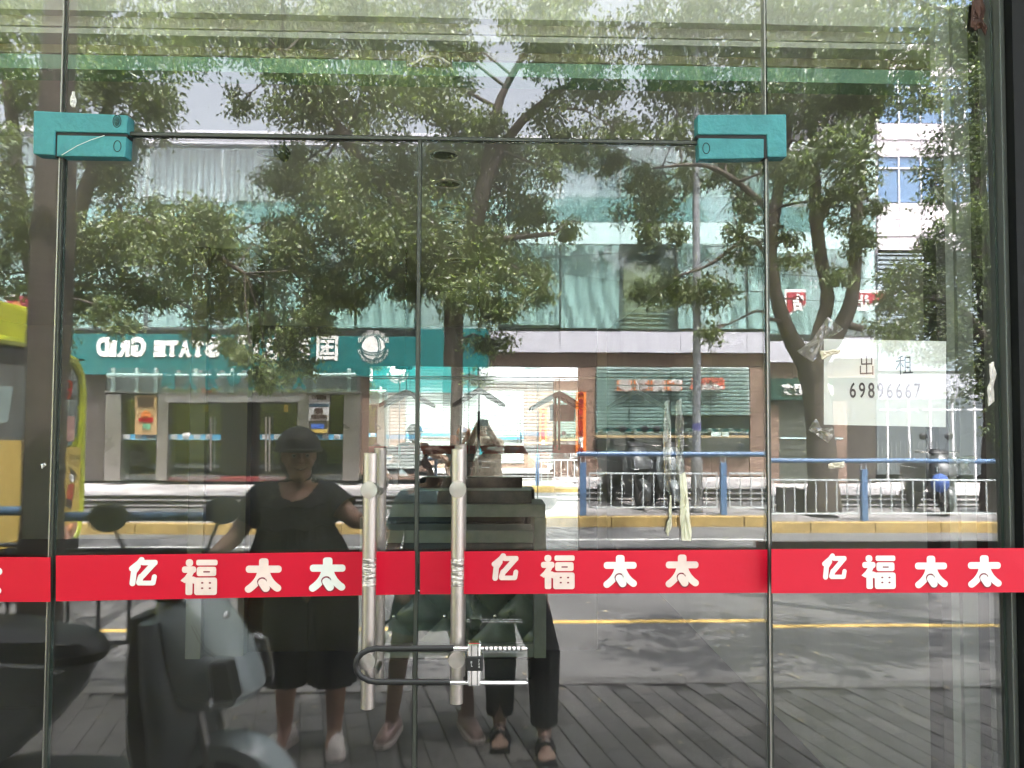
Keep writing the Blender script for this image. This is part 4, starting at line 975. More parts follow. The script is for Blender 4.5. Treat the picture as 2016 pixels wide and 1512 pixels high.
# ------------------------------------------------------------------ bus
BX = -4.32
def bf(px, py, dx=0.):
    "a point of the bus's end face, which stands across the road and faces +x"
    D = BX*FPX/(px-960); return Vector((BX+dx, -(D-CAMD), CAMH-(py-832)/FPX*D))
bus = empty('city_bus', (BX-4, -5.3, 0), 'yellow-green city bus on the road at far left, yellow advert on its end', 'bus')
yel = mat('bus_yellow_paint', (.42, .47, .03), .35, var=.04, vs=2, coat=.4)
y0b, y1b = bf(178, 900).y, bf(178, 900).y+2.45; zt_b = bf(40, 690).z
MB().box((BX-9, y0b, .26), (BX-.02, y1b, zt_b)).build('body', yel, bus, smooth=True, bevel=.10, seg=4)
rimp = [(y, z) for y, z in rrect(y0b+.03, .30, y1b-.03, zt_b-.03, .34)]
MB().tube([(BX-.005, y, z) for y, z in rimp+rimp[:1]], .045, 8).build('end_rim', yel, bus, smooth=True)
darkg = mat('bus_dark_glass', (.035, .045, .05), .1, coat=.8)
def fr(y0, y1, z0, z1, r=.16):
    return [(y, z) for y, z in rrect(y0, z0, y1, z1, r)]
MB().prism([(y, z) for y, z in rrect(y0b+.07, bf(150, 893).z, y1b-.07, zt_b-.07, .3)], 'x', BX-.03, BX-.004).build('end_window', darkg, bus, bevel=.012)
MB().prism([(y, z) for y, z in rrect(y0b+.30, bf(150, 893).z+.02, y1b-.3, bf(150, 893).z+.75, .05)], 'x', BX-.003, BX+.004).build('window_pane', mat('bus_pane_grey', (.10, .13, .13), .1, coat=.8), bus)
def bq(pts, name, m, par, dx): return MB().prism([(bf(*p).y, bf(*p).z) for p in pts], 'x', BX+dx-.003, BX+dx).build(name, m, par)
seatm = mat('bus_curtain_blue', (.10, .20, .42), .8)
bq([(119, 812), (138, 812), (138, 870), (117, 870)], 'window_poster', seatm, bus, .010)
bq([(146, 828), (160, 828), (160, 876), (146, 876)], 'window_notice', mat('bus_notice', (.45, .25, .22), .6), bus, .010)
bq([(0, 782), (40, 782), (30, 850), (0, 860)], 'window_poster', mat('pale_panel', (.30, .38, .36), .6), bus, .010)
led = bq([(122, 755), (152, 757), (152, 796), (122, 796)], 'route_display', mat('led_board', (.03, .02, .02), .5), bus, .012)
def btext(t_, px, py, size, m, par, dx=.02):
    o = text(t_, size, m, None, (0, 0, 0), 'shop', .002); c = bf(px, py); co = np.empty(len(o.data.vertices)*3, 'f'); o.data.vertices.foreach_get('co', co); co = co.reshape(-1, 3)
    out = np.stack([BX+dx+co[:, 1]*0+np.abs(co[:, 1]), c.y-co[:, 0]*-1*-1*-1, c.z+co[:, 2]], 1); o.data.vertices.foreach_set('co', out.astype('f').ravel()); o.data.update(); return parent(o, par)
btext('29', 137, 776, .30, mat('led_red', (.6, .05, .05), .5, emit=(1, .05, .06, .12)), led)
adv = mat('advert_yellow', (.60, .42, .10), .5, var=.1, vs=2)
ad = bq([(-60, 885), (174, 887), (172, 1072), (-60, 1110)], 'advert_panel', adv, bus, .012)
adb, adr, adw, adp = mat('ad_black', (.02, .02, .02), .5), mat('ad_red', (.5, .05, .03), .5), mat('ad_white', (.75, .73, .7), .5), mat('ad_pink', (.6, .3, .22), .5)
def adpoly(pts, m, dy=.026): return bq(pts, 'advert_print', m, ad, dy-.010)
adpoly([(128, 920), (132, 910), (139, 908), (144, 918), (144, 935), (141, 950), (130, 952), (127, 935)], adb)
adpoly([(131, 944), (141, 936), (142, 950), (133, 954)], adw, .030)
adpoly([(130, 958), (142, 956), (144, 1005), (131, 1008)], adr); adpoly([(130, 978), (143, 976), (144, 1004), (136, 1010), (131, 1004)], adb, .030)
adpoly([(152, 924), (164, 940), (160, 955), (154, 950)], adb); adpoly([(153, 937), (160, 944), (158, 956), (151, 950)], adw, .030)
adpoly([(149, 960), (160, 958), (157, 1004), (147, 996)], adr); adpoly([(146, 985), (157, 990), (155, 1006), (146, 1000)], adb, .030)
adpoly([(118, 1046), (170, 1030), (170, 1068), (116, 1076)], adp); adpoly([(120, 1010), (126, 1000), (130, 1040), (122, 1048)], adw)
for k in range(4): btext('美食节特'[k], 134, 1022+k*12, .085, adr, ad, .024)
for k in range(4): btext('亿福太太'[k], 171-k*5-4, 906, .06, adb, ad, .024)
MB().box((BX-6, y0b+.25, zt_b+.0), (BX-.25, bf(52, 640, -.25).y+.0, bf(30, 606).z)).build('roof_unit', mat('bus_roof_yellow', (.62, .62, .04), .5, var=.12, vs=12, bump=.6, bs=25), bus, bevel=.05)
for yy in (y0b+.22, y1b-.22):
    MB().ball((BX+.0, yy, .52), .07, sc=(.5, 1, .8)).build('end_lamp', mat('bus_lamp', (.6, .25, .1), .2, coat=1), bus, smooth=True)
bq([(-40, 700), (176, 716), (176, 720), (-40, 705)], 'window_seal', frame, bus, .006)
bq([(110, 1076), (172, 1066), (172, 1069), (110, 1080)], 'panel_seam', frame, bus, .006)
bq([(112, 900), (115, 900), (114, 1075), (111, 1075)], 'panel_seam', frame, bus, .020)
MB().box((BX-.1, y0b+.1, .28), (BX+.05, y1b-.1, .42)).build('bumper', frame, bus, bevel=.03)
for wx in (BX-1.3, BX-7):
    for ya, yb in ((y0b-.01, y0b+.28), (y1b-.28, y1b+.01)):
        wheel = MB().tube([(wx, ya, .44), (wx, yb, .44)], .44, 28).build('wheel', blackrub, bus, smooth=True)
        MB().tube([(wx, ya-.008, .44), (wx, yb+.008, .44)], .25, 20).build('rim', steelc, wheel, smooth=True)

# ------------------------------------------------------------------ scooters
def scooter(label, paint, loc, rz, group=None, tilt=0., steer=0., dark=None):
    t = empty('electric_scooter', (0, 0, 0), label, 'scooter', group)
    dk = mat('scooter_black_plastic', (.018, .018, .02), .45, var=.2, vs=10)
    def shell(rows, name, m, smooth=True, n=20, p=2.4):
        rg = []
        for (z, xf, xb, hw) in rows:
            cx, hx = (xf+xb)/2, (xf-xb)/2; r_ = []
            for k in range(n):
                a = 2*math.pi*k/n; ca_, sa_ = math.cos(a), math.sin(a)
                r_.append((cx+hx*math.copysign(abs(ca_)**(2/p), ca_), hw*math.copysign(abs(sa_)**(2/p), sa_), z))
            rg.append(r_)
        return MB().rings(rg).build(name, m, t, smooth=smooth)
    for wx in (0, -1.24):
        rg = []
        for k in range(28):
            a = 2*math.pi*k/28; c0 = (wx+.175*math.cos(a), 0, .225+.175*math.sin(a)); u = (math.cos(a), 0, math.sin(a))
            rg.append([(c0[0]+.05*math.cos(b)*u[0], .048*math.sin(b), c0[2]+.05*math.cos(b)*u[2]) for b in [2*math.pi*i/8 for i in range(8)]])
        rg.append(rg[0]); wh = MB().rings(rg, cap=False).build('wheel', blackrub, t, smooth=True)
        rim = MB().tube([(wx, -.03, .225), (wx, .03, .225)], .045, 12)
        for k in range(5):
            a = 2*math.pi*k/5; rim.tube([(wx, 0, .225), (wx+.14*math.cos(a), 0, .225+.14*math.sin(a))], .014, 6)
        rim.build('rim', steelc, wh, smooth=True)
    # front mudguard
    rg = []
    for k in range(15):
        a = R(-12+165*k/14); rr = .245+.02*math.sin(math.pi*k/14); hw = .085*(.55+.45*math.sin(math.pi*(k+1)/16))
        arcs = [(-1, -.055), (-.92, -.012), (-.5, .012), (0, .02), (.5, .012), (.92, -.012), (1, -.055)]
        out = [((rr+d_)*math.cos(a), s_*hw, .225+(rr+d_)*math.sin(a)) for s_, d_ in arcs]
        inn = [((rr+d_-.008)*math.cos(a), s_*hw*.93, .225+(rr+d_-.008)*math.sin(a)) for s_, d_ in arcs[::-1]]
        rg.append(out+inn)
    MB().rings(rg).build('front_mudguard', paint, t, smooth=True)
    for s_ in (-1, 1): MB().tube([(0, s_*.065, .225), (-.10, s_*.07, .62)], .018, 8).build('fork', steelc, t, smooth=True)
    # nose cowl: slopes forward and down to the lamp, cut back below
    shell([(.60, .02, -.20, .10), (.625, .085, -.20, .15), (.66, .105, -.22, .175), (.72, .09, -.24, .185), (.80, .05, -.25, .18), (.88, .0, -.26, .165), (.96, -.06, -.27, .14), (1.0, -.10, -.27, .10)], 'nose_cowl', paint)
    shell([(.28, -.16, -.24, .13), (.40, -.12, -.24, .20), (.55, -.08, -.24, .235), (.68, -.10, -.26, .24), (.80, -.15, -.27, .22), (.92, -.19, -.29, .19)], 'leg_shield', dark or paint)
    shell([(.27, -.2, -.29, .14), (.5, -.25, -.30, .2), (.75, -.265, -.31, .2), (.93, -.28, -.33, .15)], 'inner_shield', dk)
    def lamp(y0, y1, nm):
        return MB().add([(.088, y0, .665), (.088, y1, .665), (.055, y1, .79), (.055, y0, .79), (.02, y0*1.2, .66), (.02, y1*1.2, .66), (.0, y1*1.2, .80), (.0, y0*1.2, .80)],
                        [(0, 1, 2, 3), (7, 6, 5, 4), (0, 4, 5, 1), (1, 5, 6, 2), (2, 6, 7, 3), (3, 7, 4, 0)]).build(nm, mat('lamp_glass_dark', (.03, .03, .03), .08, coat=1), t, bevel=.012)
    for s_ in (-1, 1):
        MB().tube([(.09, s_*.152, .66), (.058, s_*.155, .795), (.0, s_*.176, .808), (.015, s_*.18, .655), (.09, s_*.152, .66)], .005, 6).build('lamp_rim', chrome, t, smooth=True)
        MB().tube([(-.10, s_*.13, .93), (-.02, s_*.165, .84), (.02, s_*.17, .82)], .003, 5).build('panel_gap', dk, t)
        MB().tube([(-.56, s_*.158, .738), (-1.0, s_*.176, .742), (-1.5, s_*.16, .74)], .006, 6).build('seat_highlight_strip', chrome, t, smooth=True)  # bright strip added to imitate the highlight along the body side
        MB().tube([(-.66, s_*.172, .60), (-1.0, s_*.184, .58), (-1.45, s_*.172, .62)], .003, 5).build('panel_gap', dk, t)
        MB().tube([(-.19, s_*.10, 1.03), (-.12, s_*.12, .98), (-.14, s_*.08, .9)], .005, 6).build('brake_cable', blackrub, t, smooth=True)
        y0, y1 = sorted((s_*.08, s_*.148)); lamp(y0, y1, 'headlamp')
        MB().tube([(.112, s_*.10, .655), (.085, s_*.165, .652), (.0, s_*.178, .66), (-.18, s_*.18, .70)], .0035, 5).build('trim_line', chrome, t, smooth=True)
    MB().tube([(-.035, -.014, .93), (-.028, -.014, .925)], .001, 5)
    MB().ball((-.028, 0, .915), .026, 14, 8, (.35, 1, .75)).build('badge', chrome, t, smooth=True)
    MB().box((-1.60, -.09, .42), (-1.585, .09, .53)).build('number_plate', whitef, t, bevel=.004)
    # floor, body, seat
    shell([(.24, -.20, -1.02, .15), (.27, -.20, -1.0, .17), (.31, -.20, -.95, .165)], 'floorboard', dk)
    shell([(.25, -1.02, -1.28, .10), (.36, -.86, -1.38, .15), (.50, -.70, -1.46, .17), (.62, -.60, -1.52, .18), (.70, -.56, -1.55, .175), (.735, -.55, -1.55, .16)], 'rear_body', paint)
    shell([(.736, -.52, -1.50, .15), (.77, -.50, -1.52, .17), (.815, -.53, -1.50, .165), (.84, -.60, -1.42, .13)], 'seat', mat('seat_vinyl', (.03, .03, .032), .4), n=24)
    MB().tube([(-1.5, .12, .72), (-1.62, .12, .80), (-1.66, 0, .82), (-1.62, -.12, .80), (-1.5, -.12, .72)], .012, 8).build('grab_rail', steelc, t, smooth=True)
    MB().box((-1.57, -.08, .56), (-1.5, .08, .64)).build('tail_lamp', mat('tail_red', (.4, .02, .02), .2, coat=1), t, bevel=.01)
    MB().tube([(-1.1, .14, .3), (-1.32, .15, .26)], .045, 10).build('exhaust_cover', dk, t, smooth=True)
    MB().tube([(-.62, .1, .27), (-.66, .22, .02)], .012, 6).build('side_stand', dk, t)
    # bars, instrument cowl, mirrors (turned with the steering)
    _b = MB.build
    piv = Vector((-.27, 0, 0)); SM = Matrix.Rotation(steer, 3, 'Z')
    def turn(mb): mb.v = [tuple(piv+SM @ (Vector(v)-piv)) for v in mb.v]; return mb
    shell([(.97, -.14, -.28, .09), (1.01, -.12, -.30, .14), (1.05, -.15, -.31, .13), (1.075, -.19, -.30, .09)], 'handlebar_cowl', dk)
    turn(MB().tube([(-.27, -.34, 1.03), (-.24, -.15, 1.03), (-.22, 0, 1.02), (-.24, .15, 1.03), (-.27, .34, 1.03)], .012, 8)).build('handlebar', dk, t, smooth=True)
    for s_ in (-1, 1):
        turn(MB().tube([(-.25, s_*.22, 1.03), (-.275, s_*.35, 1.03)], .019, 10)).build('grip', blackrub, t, smooth=True)
        turn(MB().tube([(-.19, s_*.16, 1.02), (-.19, s_*.30, 1.02)], .006, 6)).build('brake_lever', steelc, t)
        mi = turn(MB().tube([(-.24, s_*.12, 1.04), (-.24, s_*.14, 1.15), (-.26, s_*.18, 1.24)], .006, 6)).build('mirror_stalk', dk, t, smooth=True)
        turn(MB().ball((-.27, s_*.20, 1.285), .066, 18, 10, (.5 if s_ > 0 else .3, 1.05, .85))).build('rear_mirror', dk, mi, smooth=True)
    t.location = loc; t.rotation_euler = (tilt, 0, rz)
    return t
greyp = mat('scooter_bluegrey_paint', (.46, .54, .55), .28, var=.05, vs=3, coat=.7)
scooter('blue-grey electric scooter close to the glass, beside the woman in black', greyp, (-.93, -1.14, 0), R(9), None, steer=R(48), dark=mat('scooter_grey_shield', (.10, .115, .12), .4, var=.1, coat=.3))
SG = 'scooters parked behind the far railing'
a = V(1325, 1010, 10.4); sc2 = scooter('light grey scooter facing the road behind the railing, next to the lamp pole', mat('scooter_silver_grey', (.26, .29, .30), .3, coat=.6), (a.x, -10.35, .13), R(88), SG)
a = V(1250, 1010, 10.5); scooter('dark scooter standing left of the grey one behind the railing', mat('scooter_dark_paint', (.05, .055, .055), .35, coat=.5), (a.x+.1, -10.5, .13), R(75), SG)
a = V(1862, 1020, 10.5); scooter('dark scooter with a blue bag behind the railing at the far right', MATS['scooter_dark_paint'], (a.x, -10.5, .13), R(97), SG)
b3 = V(1845, 965, 10.4); bgm = MB().ball((b3.x, -10.32, b3.z+.1), .14, sc=(1, .8, 1.1)).build('cloth_bag', mat('blue_bag', (.06, .12, .35), .8, var=.2, bump=.5, bs=20), None, smooth=True); tag(bgm, 'blue cloth bag hanging on the scooter at far right', 'bag')
# dark litter cabinet and slabs behind the right part of the railing
o = box('bench_block', (V(1545, 990, 10.8).x, -10.8, .13), (V(1572, 990, 10.8).x+.1, -11.2, .13+.40), mat('cabinet_dark', (.05, .045, .045), .6, var=.2)); tag(o, 'low dark utility box beside the big trunk at right', 'box')

# ------------------------------------------------------------------ people
skinm = mat('skin', (.44, .25, .17), .5, var=.06, vs=12); skin2 = mat('skin_pale', (.36, .23, .17), .5, var=.05, vs=12)
def organic(name, parts_, vox, m, par, smooth_it=6, cut=None, drop=None):
    "union of tapered limbs grown into one continuous surface. parts: (p1, r1, p2, r2) or (c, (rx,ry,rz))"
    mb = MB()
    for q_ in parts_:
        if len(q_) == 2: mb.ball(q_[0], 1, 16, 10, q_[1]); continue
        p1, r1, p2, r2 = q_[:4]; p1 = Vector(p1); p2 = Vector(p2); sy = q_[4] if len(q_) > 4 else 1
        d = p2-p1; L = d.length or 1e-4; d = d/L; ref = Vector((0, 1, 0)) if abs(d.y) < .9 else Vector((1, 0, 0))
        a = d.cross(ref).normalized(); b = a.cross(d).normalized(); n = 14; rg = []
        for k in range(5): th = math.pi/2*(1-k/4); rg.append((p1-d*r1*math.sin(th), r1*max(math.cos(th), .03)))
        for k in range(1, 5): th = math.pi/2*k/4; rg.append((p2+d*r2*math.sin(th), r2*max(math.cos(th), .03)))
        rings = []
        for c_, rr in rg: rings.append([c_+a*math.cos(2*math.pi*i/n)*rr+b*math.sin(2*math.pi*i/n)*rr*sy for i in range(n)])
        mb.rings(rings)
    me = mb.mesh(name); o = bpy.data.objects.new(name, me); C.objects.link(o)
    r_ = o.modifiers.new('r', 'REMESH'); r_.mode = 'VOXEL'; r_.voxel_size = vox
    s_ = o.modifiers.new('s', 'SMOOTH'); s_.iterations = smooth_it; s_.factor = .5
    dp = bpy.context.evaluated_depsgraph_get(); me2 = bpy.data.meshes.new_from_object(o.evaluated_get(dp)); bpy.data.objects.remove(o)
    if cut:
        bm = bmesh.new(); bm.from_mesh(me2)
        for co, no in cut: bmesh.ops.bisect_plane(bm, geom=bm.verts[:]+bm.edges[:]+bm.faces[:], plane_co=co, plane_no=no, clear_outer=True)
        bm.to_mesh(me2); bm.free()
    if drop:
        bm = bmesh.new(); bm.from_mesh(me2); bmesh.ops.delete(bm, geom=[v for v in bm.verts if drop(v.co)], context='VERTS'); bm.to_mesh(me2); bm.free()
    me2.name = name
    o = linkmesh(name, me2, m, par, True); return o
def fingers(wrist, dirv, palm_n, side, curl=.5):
    "palm plus five bent tapering fingers; side is the thumb direction"
    W = Vector(wrist); d = Vector(dirv).normalized(); n = Vector(palm_n).normalized(); s = Vector(side).normalized(); L = []
    L.append((W, .026, W+d*.085, .030, .55))
    for i, (off, ln) in enumerate(((.030, .072), (.010, .080), (-.011, .074), (-.031, .060))):
        b = W+d*.088+s*off; m1 = b+(d*math.cos(curl)+n*math.sin(curl))*ln*.5; t = m1+(d*math.cos(curl*2)+n*math.sin(curl*2))*ln*.5
        L += [(b-d*.02, .0105, m1, .0095), (m1, .0092, t, .0075)]
    b = W+d*.02+s*.026; m1 = b+(d*.6+s*.75).normalized()*.042+n*.01; t = m1+(d*.95+n*.3).normalized()*.032
    L += [(b, .014, m1, .011), (m1, .0105, t, .009)]
    return L
def head(c, yaw, sc=1.):
    "parts of a head, face looking along local +y turned by yaw"
    c = Vector(c); M = Matrix.Rotation(yaw, 3, 'Z'); t = lambda x, y, z: c+M @ Vector((x*sc, y*sc, z*sc))
    L = [(t(0, -.015, .03), (.078*sc, .092*sc, .095*sc)), (t(0, .0, -.02), .068*sc, t(0, .022, -.075), .046*sc), (t(0, .055, -.085), .026*sc, t(0, .05, -.08), .026*sc),
         (t(0, .078, .02), .009*sc, t(0, .099, -.016), .0125*sc), (t(-.011, .088, -.02), .009*sc, t(.011, .088, -.02), .009*sc),
         (t(-.038, .066, .036), .013*sc, t(.038, .066, .036), .013*sc), (t(-.042, .052, -.02), .024*sc, t(-.04, .05, -.03), .022*sc), (t(.042, .052, -.02), .024*sc, t(.04, .05, -.03), .022*sc),
         (t(-.022, .074, -.048), .0085*sc, t(.022, .074, -.048), .0085*sc), (t(-.02, .072, -.057), .009*sc, t(.02, .072, -.057), .009*sc),
         (t(-.076, -.005, .01), (.010*sc, .02*sc, .032*sc)), (t(.076, -.005, .01), (.010*sc, .02*sc, .032*sc))]
    return L, t
def shoe(x, y, par, m, sole, yaw=0, L=.25, open_=False):
    M = Matrix.Rotation(yaw, 3, 'Z'); t = lambda a, b, c: tuple(Vector((x, y, 0))+M @ Vector((a, b, c)))
    o = organic('shoe', [(t(0, -.06, .045), .040, t(0, .03, .05), .042), (t(0, .03, .048), .043, t(0, L-.10, .036), .036), (t(0, -.055, .07), .036, t(0, -.04, .085), .034)], .007, m, par, 4)
    pts = [(-.035, -.09), (.035, -.09), (.043, 0), (.05, .08), (.045, L-.09), (.02, L-.055), (-.02, L-.055), (-.045, L-.09), (-.05, .08), (-.043, 0)]
    rg = [[t(p[0]*k, p[1]*k, z) for p in pts] for z, k in ((.0, .97), (.004, 1.0), (.022, 1.0), (.028, .96))]
    MB().rings(rg).build('sole', sole, o, smooth=True)
    for k in range(4): MB().tube([t(-.022, .02+k*.022, .092-k*.009), t(0, .026+k*.022, .097-k*.009), t(.022, .02+k*.022, .092-k*.009)], .0045, 5).build('lace', mat('lace_grey', (.2, .19, .18), .8), o)
    return o

# woman in black, helmet, arm reaching out towards the door
WY = 2.2
wx0 = V(588, 1400, WY).x; wz = lambda py: V(588, py, WY).z; wxp = lambda px: V(px, 1000, WY).x
W = empty('person', (wx0, -WY, 0), 'smiling woman in loose black top, long black shorts, dark helmet and pale trainers', 'person')
hc = (wxp(588), -WY+.03, wz(908)); hL, ht = head(hc, R(-22), 1.07)
sL, sR = (wxp(508), -WY, wz(992)), (wxp(652), -WY, wz(990))
eL, wL = (wxp(470), -WY+.06, wz(1062)), (wxp(432), -WY+.26, wz(1108))
eR, wR = (wxp(702), -WY+.06, wz(1028)), (wxp(758), -WY+.24, wz(1030))
kL, kR = (wxp(572), -WY+.02, .46), (wxp(662), -WY+.02, .46)
aL, aR = (wxp(566), -WY-.01, .09), (wxp(664), -WY-.01, .09)
nk = (wxp(590), -WY-.01, wz(950)); ch_ = (wx0-.02, -WY, wz(1010)); wa = (wx0, -WY, wz(1085)); pe = (wx0+.06, -WY, .84)
bodyp = hL+[(nk, .052, (nk[0], nk[1]+.01, nk[2]+.10), .050), ((ch_[0]-.12, -WY, wz(985)), .075, (ch_[0]+.12, -WY, wz(985)), .075), (ch_, .13, wa, .125), ((ch_[0]-.05, -WY, ch_[2]), .12, (ch_[0]+.05, -WY, ch_[2]), .12), (wa, .13, pe, .15),
    (sL, .060, eL, .045), (eL, .044, wL, .030), (sR, .062, eR, .048), (eR, .046, wR, .032),
    ((pe[0]-.08, pe[1], .82), .10, kL, .065), ((pe[0]+.08, pe[1], .82), .10, kR, .065), (kL, .062, (aL[0], aL[1]-.015, .28), .056), ((aL[0], aL[1]-.015, .28), .054, aL, .038), (kR, .062, (aR[0], aR[1]-.015, .28), .056), ((aR[0], aR[1]-.015, .28), .054, aR, .038),
    (aL, .036, (aL[0], aL[1]+.08, .04), .03), (aR, .036, (aR[0], aR[1]+.08, .04), .03)]
bodyp += fingers(wL, (-.3, .8, -.5), (0, -.3, -1), (1, .3, 0), .7)+fingers(wR, (.25, 1, .0), (0, 0, -1), (-1, .2, .2), .5)
organic('body', bodyp, .0075, skinm, W, 5)
def face(ht, par, sc=1.):
    for s_ in (-1, 1):
        MB().ball(ht(s_*.031, .066, .012), .011*sc, 10, 6).build('eye', mat('eye_white', (.5, .47, .44), .3), par, smooth=True)
        MB().ball(ht(s_*.031, .075, .012), .0055*sc, 8, 6).build('iris', mat('iris_dark', (.015, .01, .008), .2), par, smooth=True)
        MB().tube([ht(s_*.015, .083, .036), ht(s_*.03, .084, .041), ht(s_*.048, .073, .034)], .0035*sc, 5).build('eyebrow', mat('hair_black', (.015, .012, .01), .6), par)
        MB().tube([ht(s_*.017, .084, -.030), ht(s_*.034, .076, -.045)], .0015, 4).build('smile_line', mat('lip_dark', (.20, .07, .055), .5), par)
    MB().tube([ht(-.034, .071, -.041), ht(-.018, .083, -.050), ht(0, .087, -.053), ht(.018, .083, -.050), ht(.034, .071, -.041)], [.001, .004, .0055, .004, .001], 6).build('lips', MATS['lip_dark'], par)
    MB().tube([ht(-.022, .083, -.048), ht(0, .090, -.051), ht(.022, .083, -.048)], [.0008, .0026, .0008], 5).build('teeth', mat('teeth', (.6, .57, .5), .4), par)
face(ht, W)
blackc = mat('black_fabric', (.008, .008, .009), .85, var=.25, vs=7, bump=.5, bs=60)
blackc2 = mat('black_cotton', (.030, .031, .037), .9, var=.3, vs=5, bump=.5, bs=40)
hairm = mat('dark_hair', (.012, .009, .007), .5, var=.3, vs=60, bump=.6, bs=120, stretch=(3, 3, .5))
# hair at the neck and behind the ears
organic('hair', [(ht(0, -.035, .02), (.086, .085, .10)), (ht(-.045, -.05, -.05), .03, ht(-.035, -.04, -.08), .02), (ht(.045, -.05, -.05), .03, ht(.035, -.04, -.08), .02)], .009, hairm, W, 3, cut=[(ht(0, .028, 0), (Matrix.Rotation(R(-22), 3, 'Z') @ Vector((0, 1, -.35))).normalized())])
# helmet with short brim and strap
rg = []
for j in range(9):
    t_ = math.pi/2*j/8; z = .040+.108*math.sin(t_); r_ = max(math.cos(t_), .04)
    rg.append([ht(.106*r_*math.cos(2*math.pi*k/26), -.012+.122*r_*math.sin(2*math.pi*k/26), z) for k in range(26)])
hm = mat('helmet_dark', (.022, .02, .02), .55, var=.3, vs=20)
he = MB().rings(rg).build('helmet', hm, W, smooth=True)
rg = [[ht(.108*r_*math.cos(2*math.pi*k/26), -.012+(.124+(.045 if math.sin(2*math.pi*k/26) > 0 else .0)*math.sin(2*math.pi*k/26))*r_*math.sin(2*math.pi*k/26), z) for k in range(26)] for r_, z in ((1.0, .030), (1.04, .028), (1.04, .040), (1.0, .046))]
MB().rings(rg, cap=False).build('helmet_brim', hm, he, smooth=True)
for s_ in (-1, 1): MB().tube([ht(s_*.088, .01, .05), ht(s_*.083, .02, -.03), ht(s_*.05, .03, -.098), ht(0, .045, -.112)], .0045, 6).build('chin_strap', blackc, he)
# loose top: gathered yoke, flared hem, short sleeves, scoop neck
def cloth_rings(rows, n=64, seed=3, fold=.0):
    rr = random.Random(seed); ph = [rr.uniform(0, 6.28) for _ in range(4)]; rg = []
    for (cx, cy, cz, rx, ry, f, tilt) in rows:
        r_ = []
        for k in range(n):
            a = 2*math.pi*k/n; q_ = 1+f*(math.sin(9*a+ph[0])*.5+math.sin(14*a+ph[1])*.35+math.sin(23*a+ph[2])*.25)
            r_.append((cx+rx*q_*math.cos(a), cy+ry*q_*math.sin(a), cz+tilt*math.sin(a)))
        rg.append(r_)
    return rg
y_ = -WY
tp = [(wx0-.005, y_, wz(1128), .262, .185, .07, 0), (wx0-.01, y_, wz(1100), .245, .175, .06, 0), (wx0-.015, y_, wz(1070), .215, .158, .05, 0), (wx0-.02, y_, wz(1048), .195, .148, .035, 0), (wx0-.02, y_, wz(1043), .188, .142, .012, 0), (wx0-.02, y_, wz(1020), .190, .142, .02, 0), (wx0-.02, y_, wz(1000), .200, .138, .012, 0),
      ]
top = MB().rings(cloth_rings(tp), cap=False)
tpo = top.build('loose_top', blackc2, W, smooth=True)
def neck_(co):
    dx = (co.x-nk[0])/.098; dz_ = (co.z-wz(942))/.118
    return (dx*dx+dz_*dz_ < 1 and co.y > y_-.01) or ((co.x-nk[0])**2+(co.z-wz(938))**2 < .075**2)
sl = organic('sleeve', [((sL[0]+.02, sL[1], sL[2]+.01), .082, (sL[0]*.45+eL[0]*.55, (sL[1]+eL[1])/2, (sL[2]*.5+eL[2]*.5)), .084), ((sR[0]-.02, sR[1], sR[2]+.01), .082, (sR[0]*.5+eR[0]*.5, (sR[1]+eR[1])/2, (sR[2]+eR[2])/2+.005), .082),
    ((sL[0]+.03, y_, sL[2]+.012), .086, (sR[0]-.03, y_, sR[2]+.012), .086), ((nk[0]-.06, y_, sL[2]+.03), .085, (nk[0]+.06, y_, sL[2]+.03), .085), ((nk[0]-.05, y_, wz(1012)), .150, (nk[0]+.05, y_, wz(1012)), .150, .95)], .009, blackc2, W, 5,
    cut=[(Vector(sL).lerp(Vector(eL), .62), (Vector(eL)-Vector(sL)).normalized()), (Vector(sR).lerp(Vector(eR), .55), (Vector(eR)-Vector(sR)).normalized())], drop=neck_)
# gathers over the yoke and a slanted pocket flap
for py, am, r_ in ((1002, 3, .005), (1044, 4, .006)):
    pts = []
    for k in range(25):
        u = -1+2*k/24; a = u*R(75); rx, ry = (.205, .148) if py < 1010 else (.198, .152)
        pts.append((wx0-.02+rx*math.sin(a), y_+ry*math.cos(a), wz(py+am*math.sin(k*.9)-6*(u))))
    MB().tube(pts, r_, 6).build('gathered_seam', blackc, tpo, smooth=True)
gat = MB()
for k in range(26):
    a = R(-70+140*k/25); x_ = wx0-.02
    gat.tube([(x_+.197*math.sin(a), y_+.149*math.cos(a), wz(1046)), (x_+.208*math.sin(a), y_+.158*math.cos(a), wz(1066+(k*7) % 12)), (x_+.23*math.sin(a), y_+.17*math.cos(a), wz(1090))], [.007, .0055, .002], 5)
gat.build('pleats', blackc2, tpo, smooth=True)
# wide long shorts
for (kx, px_) in ((kL, -.085), (kR, .085)):
    rows = [(kx[0]+(.0), y_+.02, .335, .112, .12, .11, 0), (kx[0]*.8+.2*(pe[0]+px_), y_+.015, .50, .122, .13, .05, 0), (kx[0]*.4+.6*(pe[0]+px_), y_+.005, .68, .135, .14, .03, 0), (pe[0]+px_, y_, .84, .135, .15, .02, 0), (pe[0]+px_*.7, y_, .98, .12, .14, .0, 0), (pe[0]+px_*.5, y_, 1.05, .10, .12, .0, 0)]
    MB().rings(cloth_rings(rows, 48, int(kx[0]*100), .05), cap=False).build('shorts_leg', blackc, W, smooth=True)
trainer = mat('trainer_mesh', (.78, .72, .68), .8, var=.15, vs=60); solem = mat('trainer_sole', (.6, .52, .48), .7)
shoe(aL[0]-.01, aL[1], W, trainer, solem, R(25)); shoe(aR[0]+.005, aR[1]+.0, W, trainer, solem, R(-12))
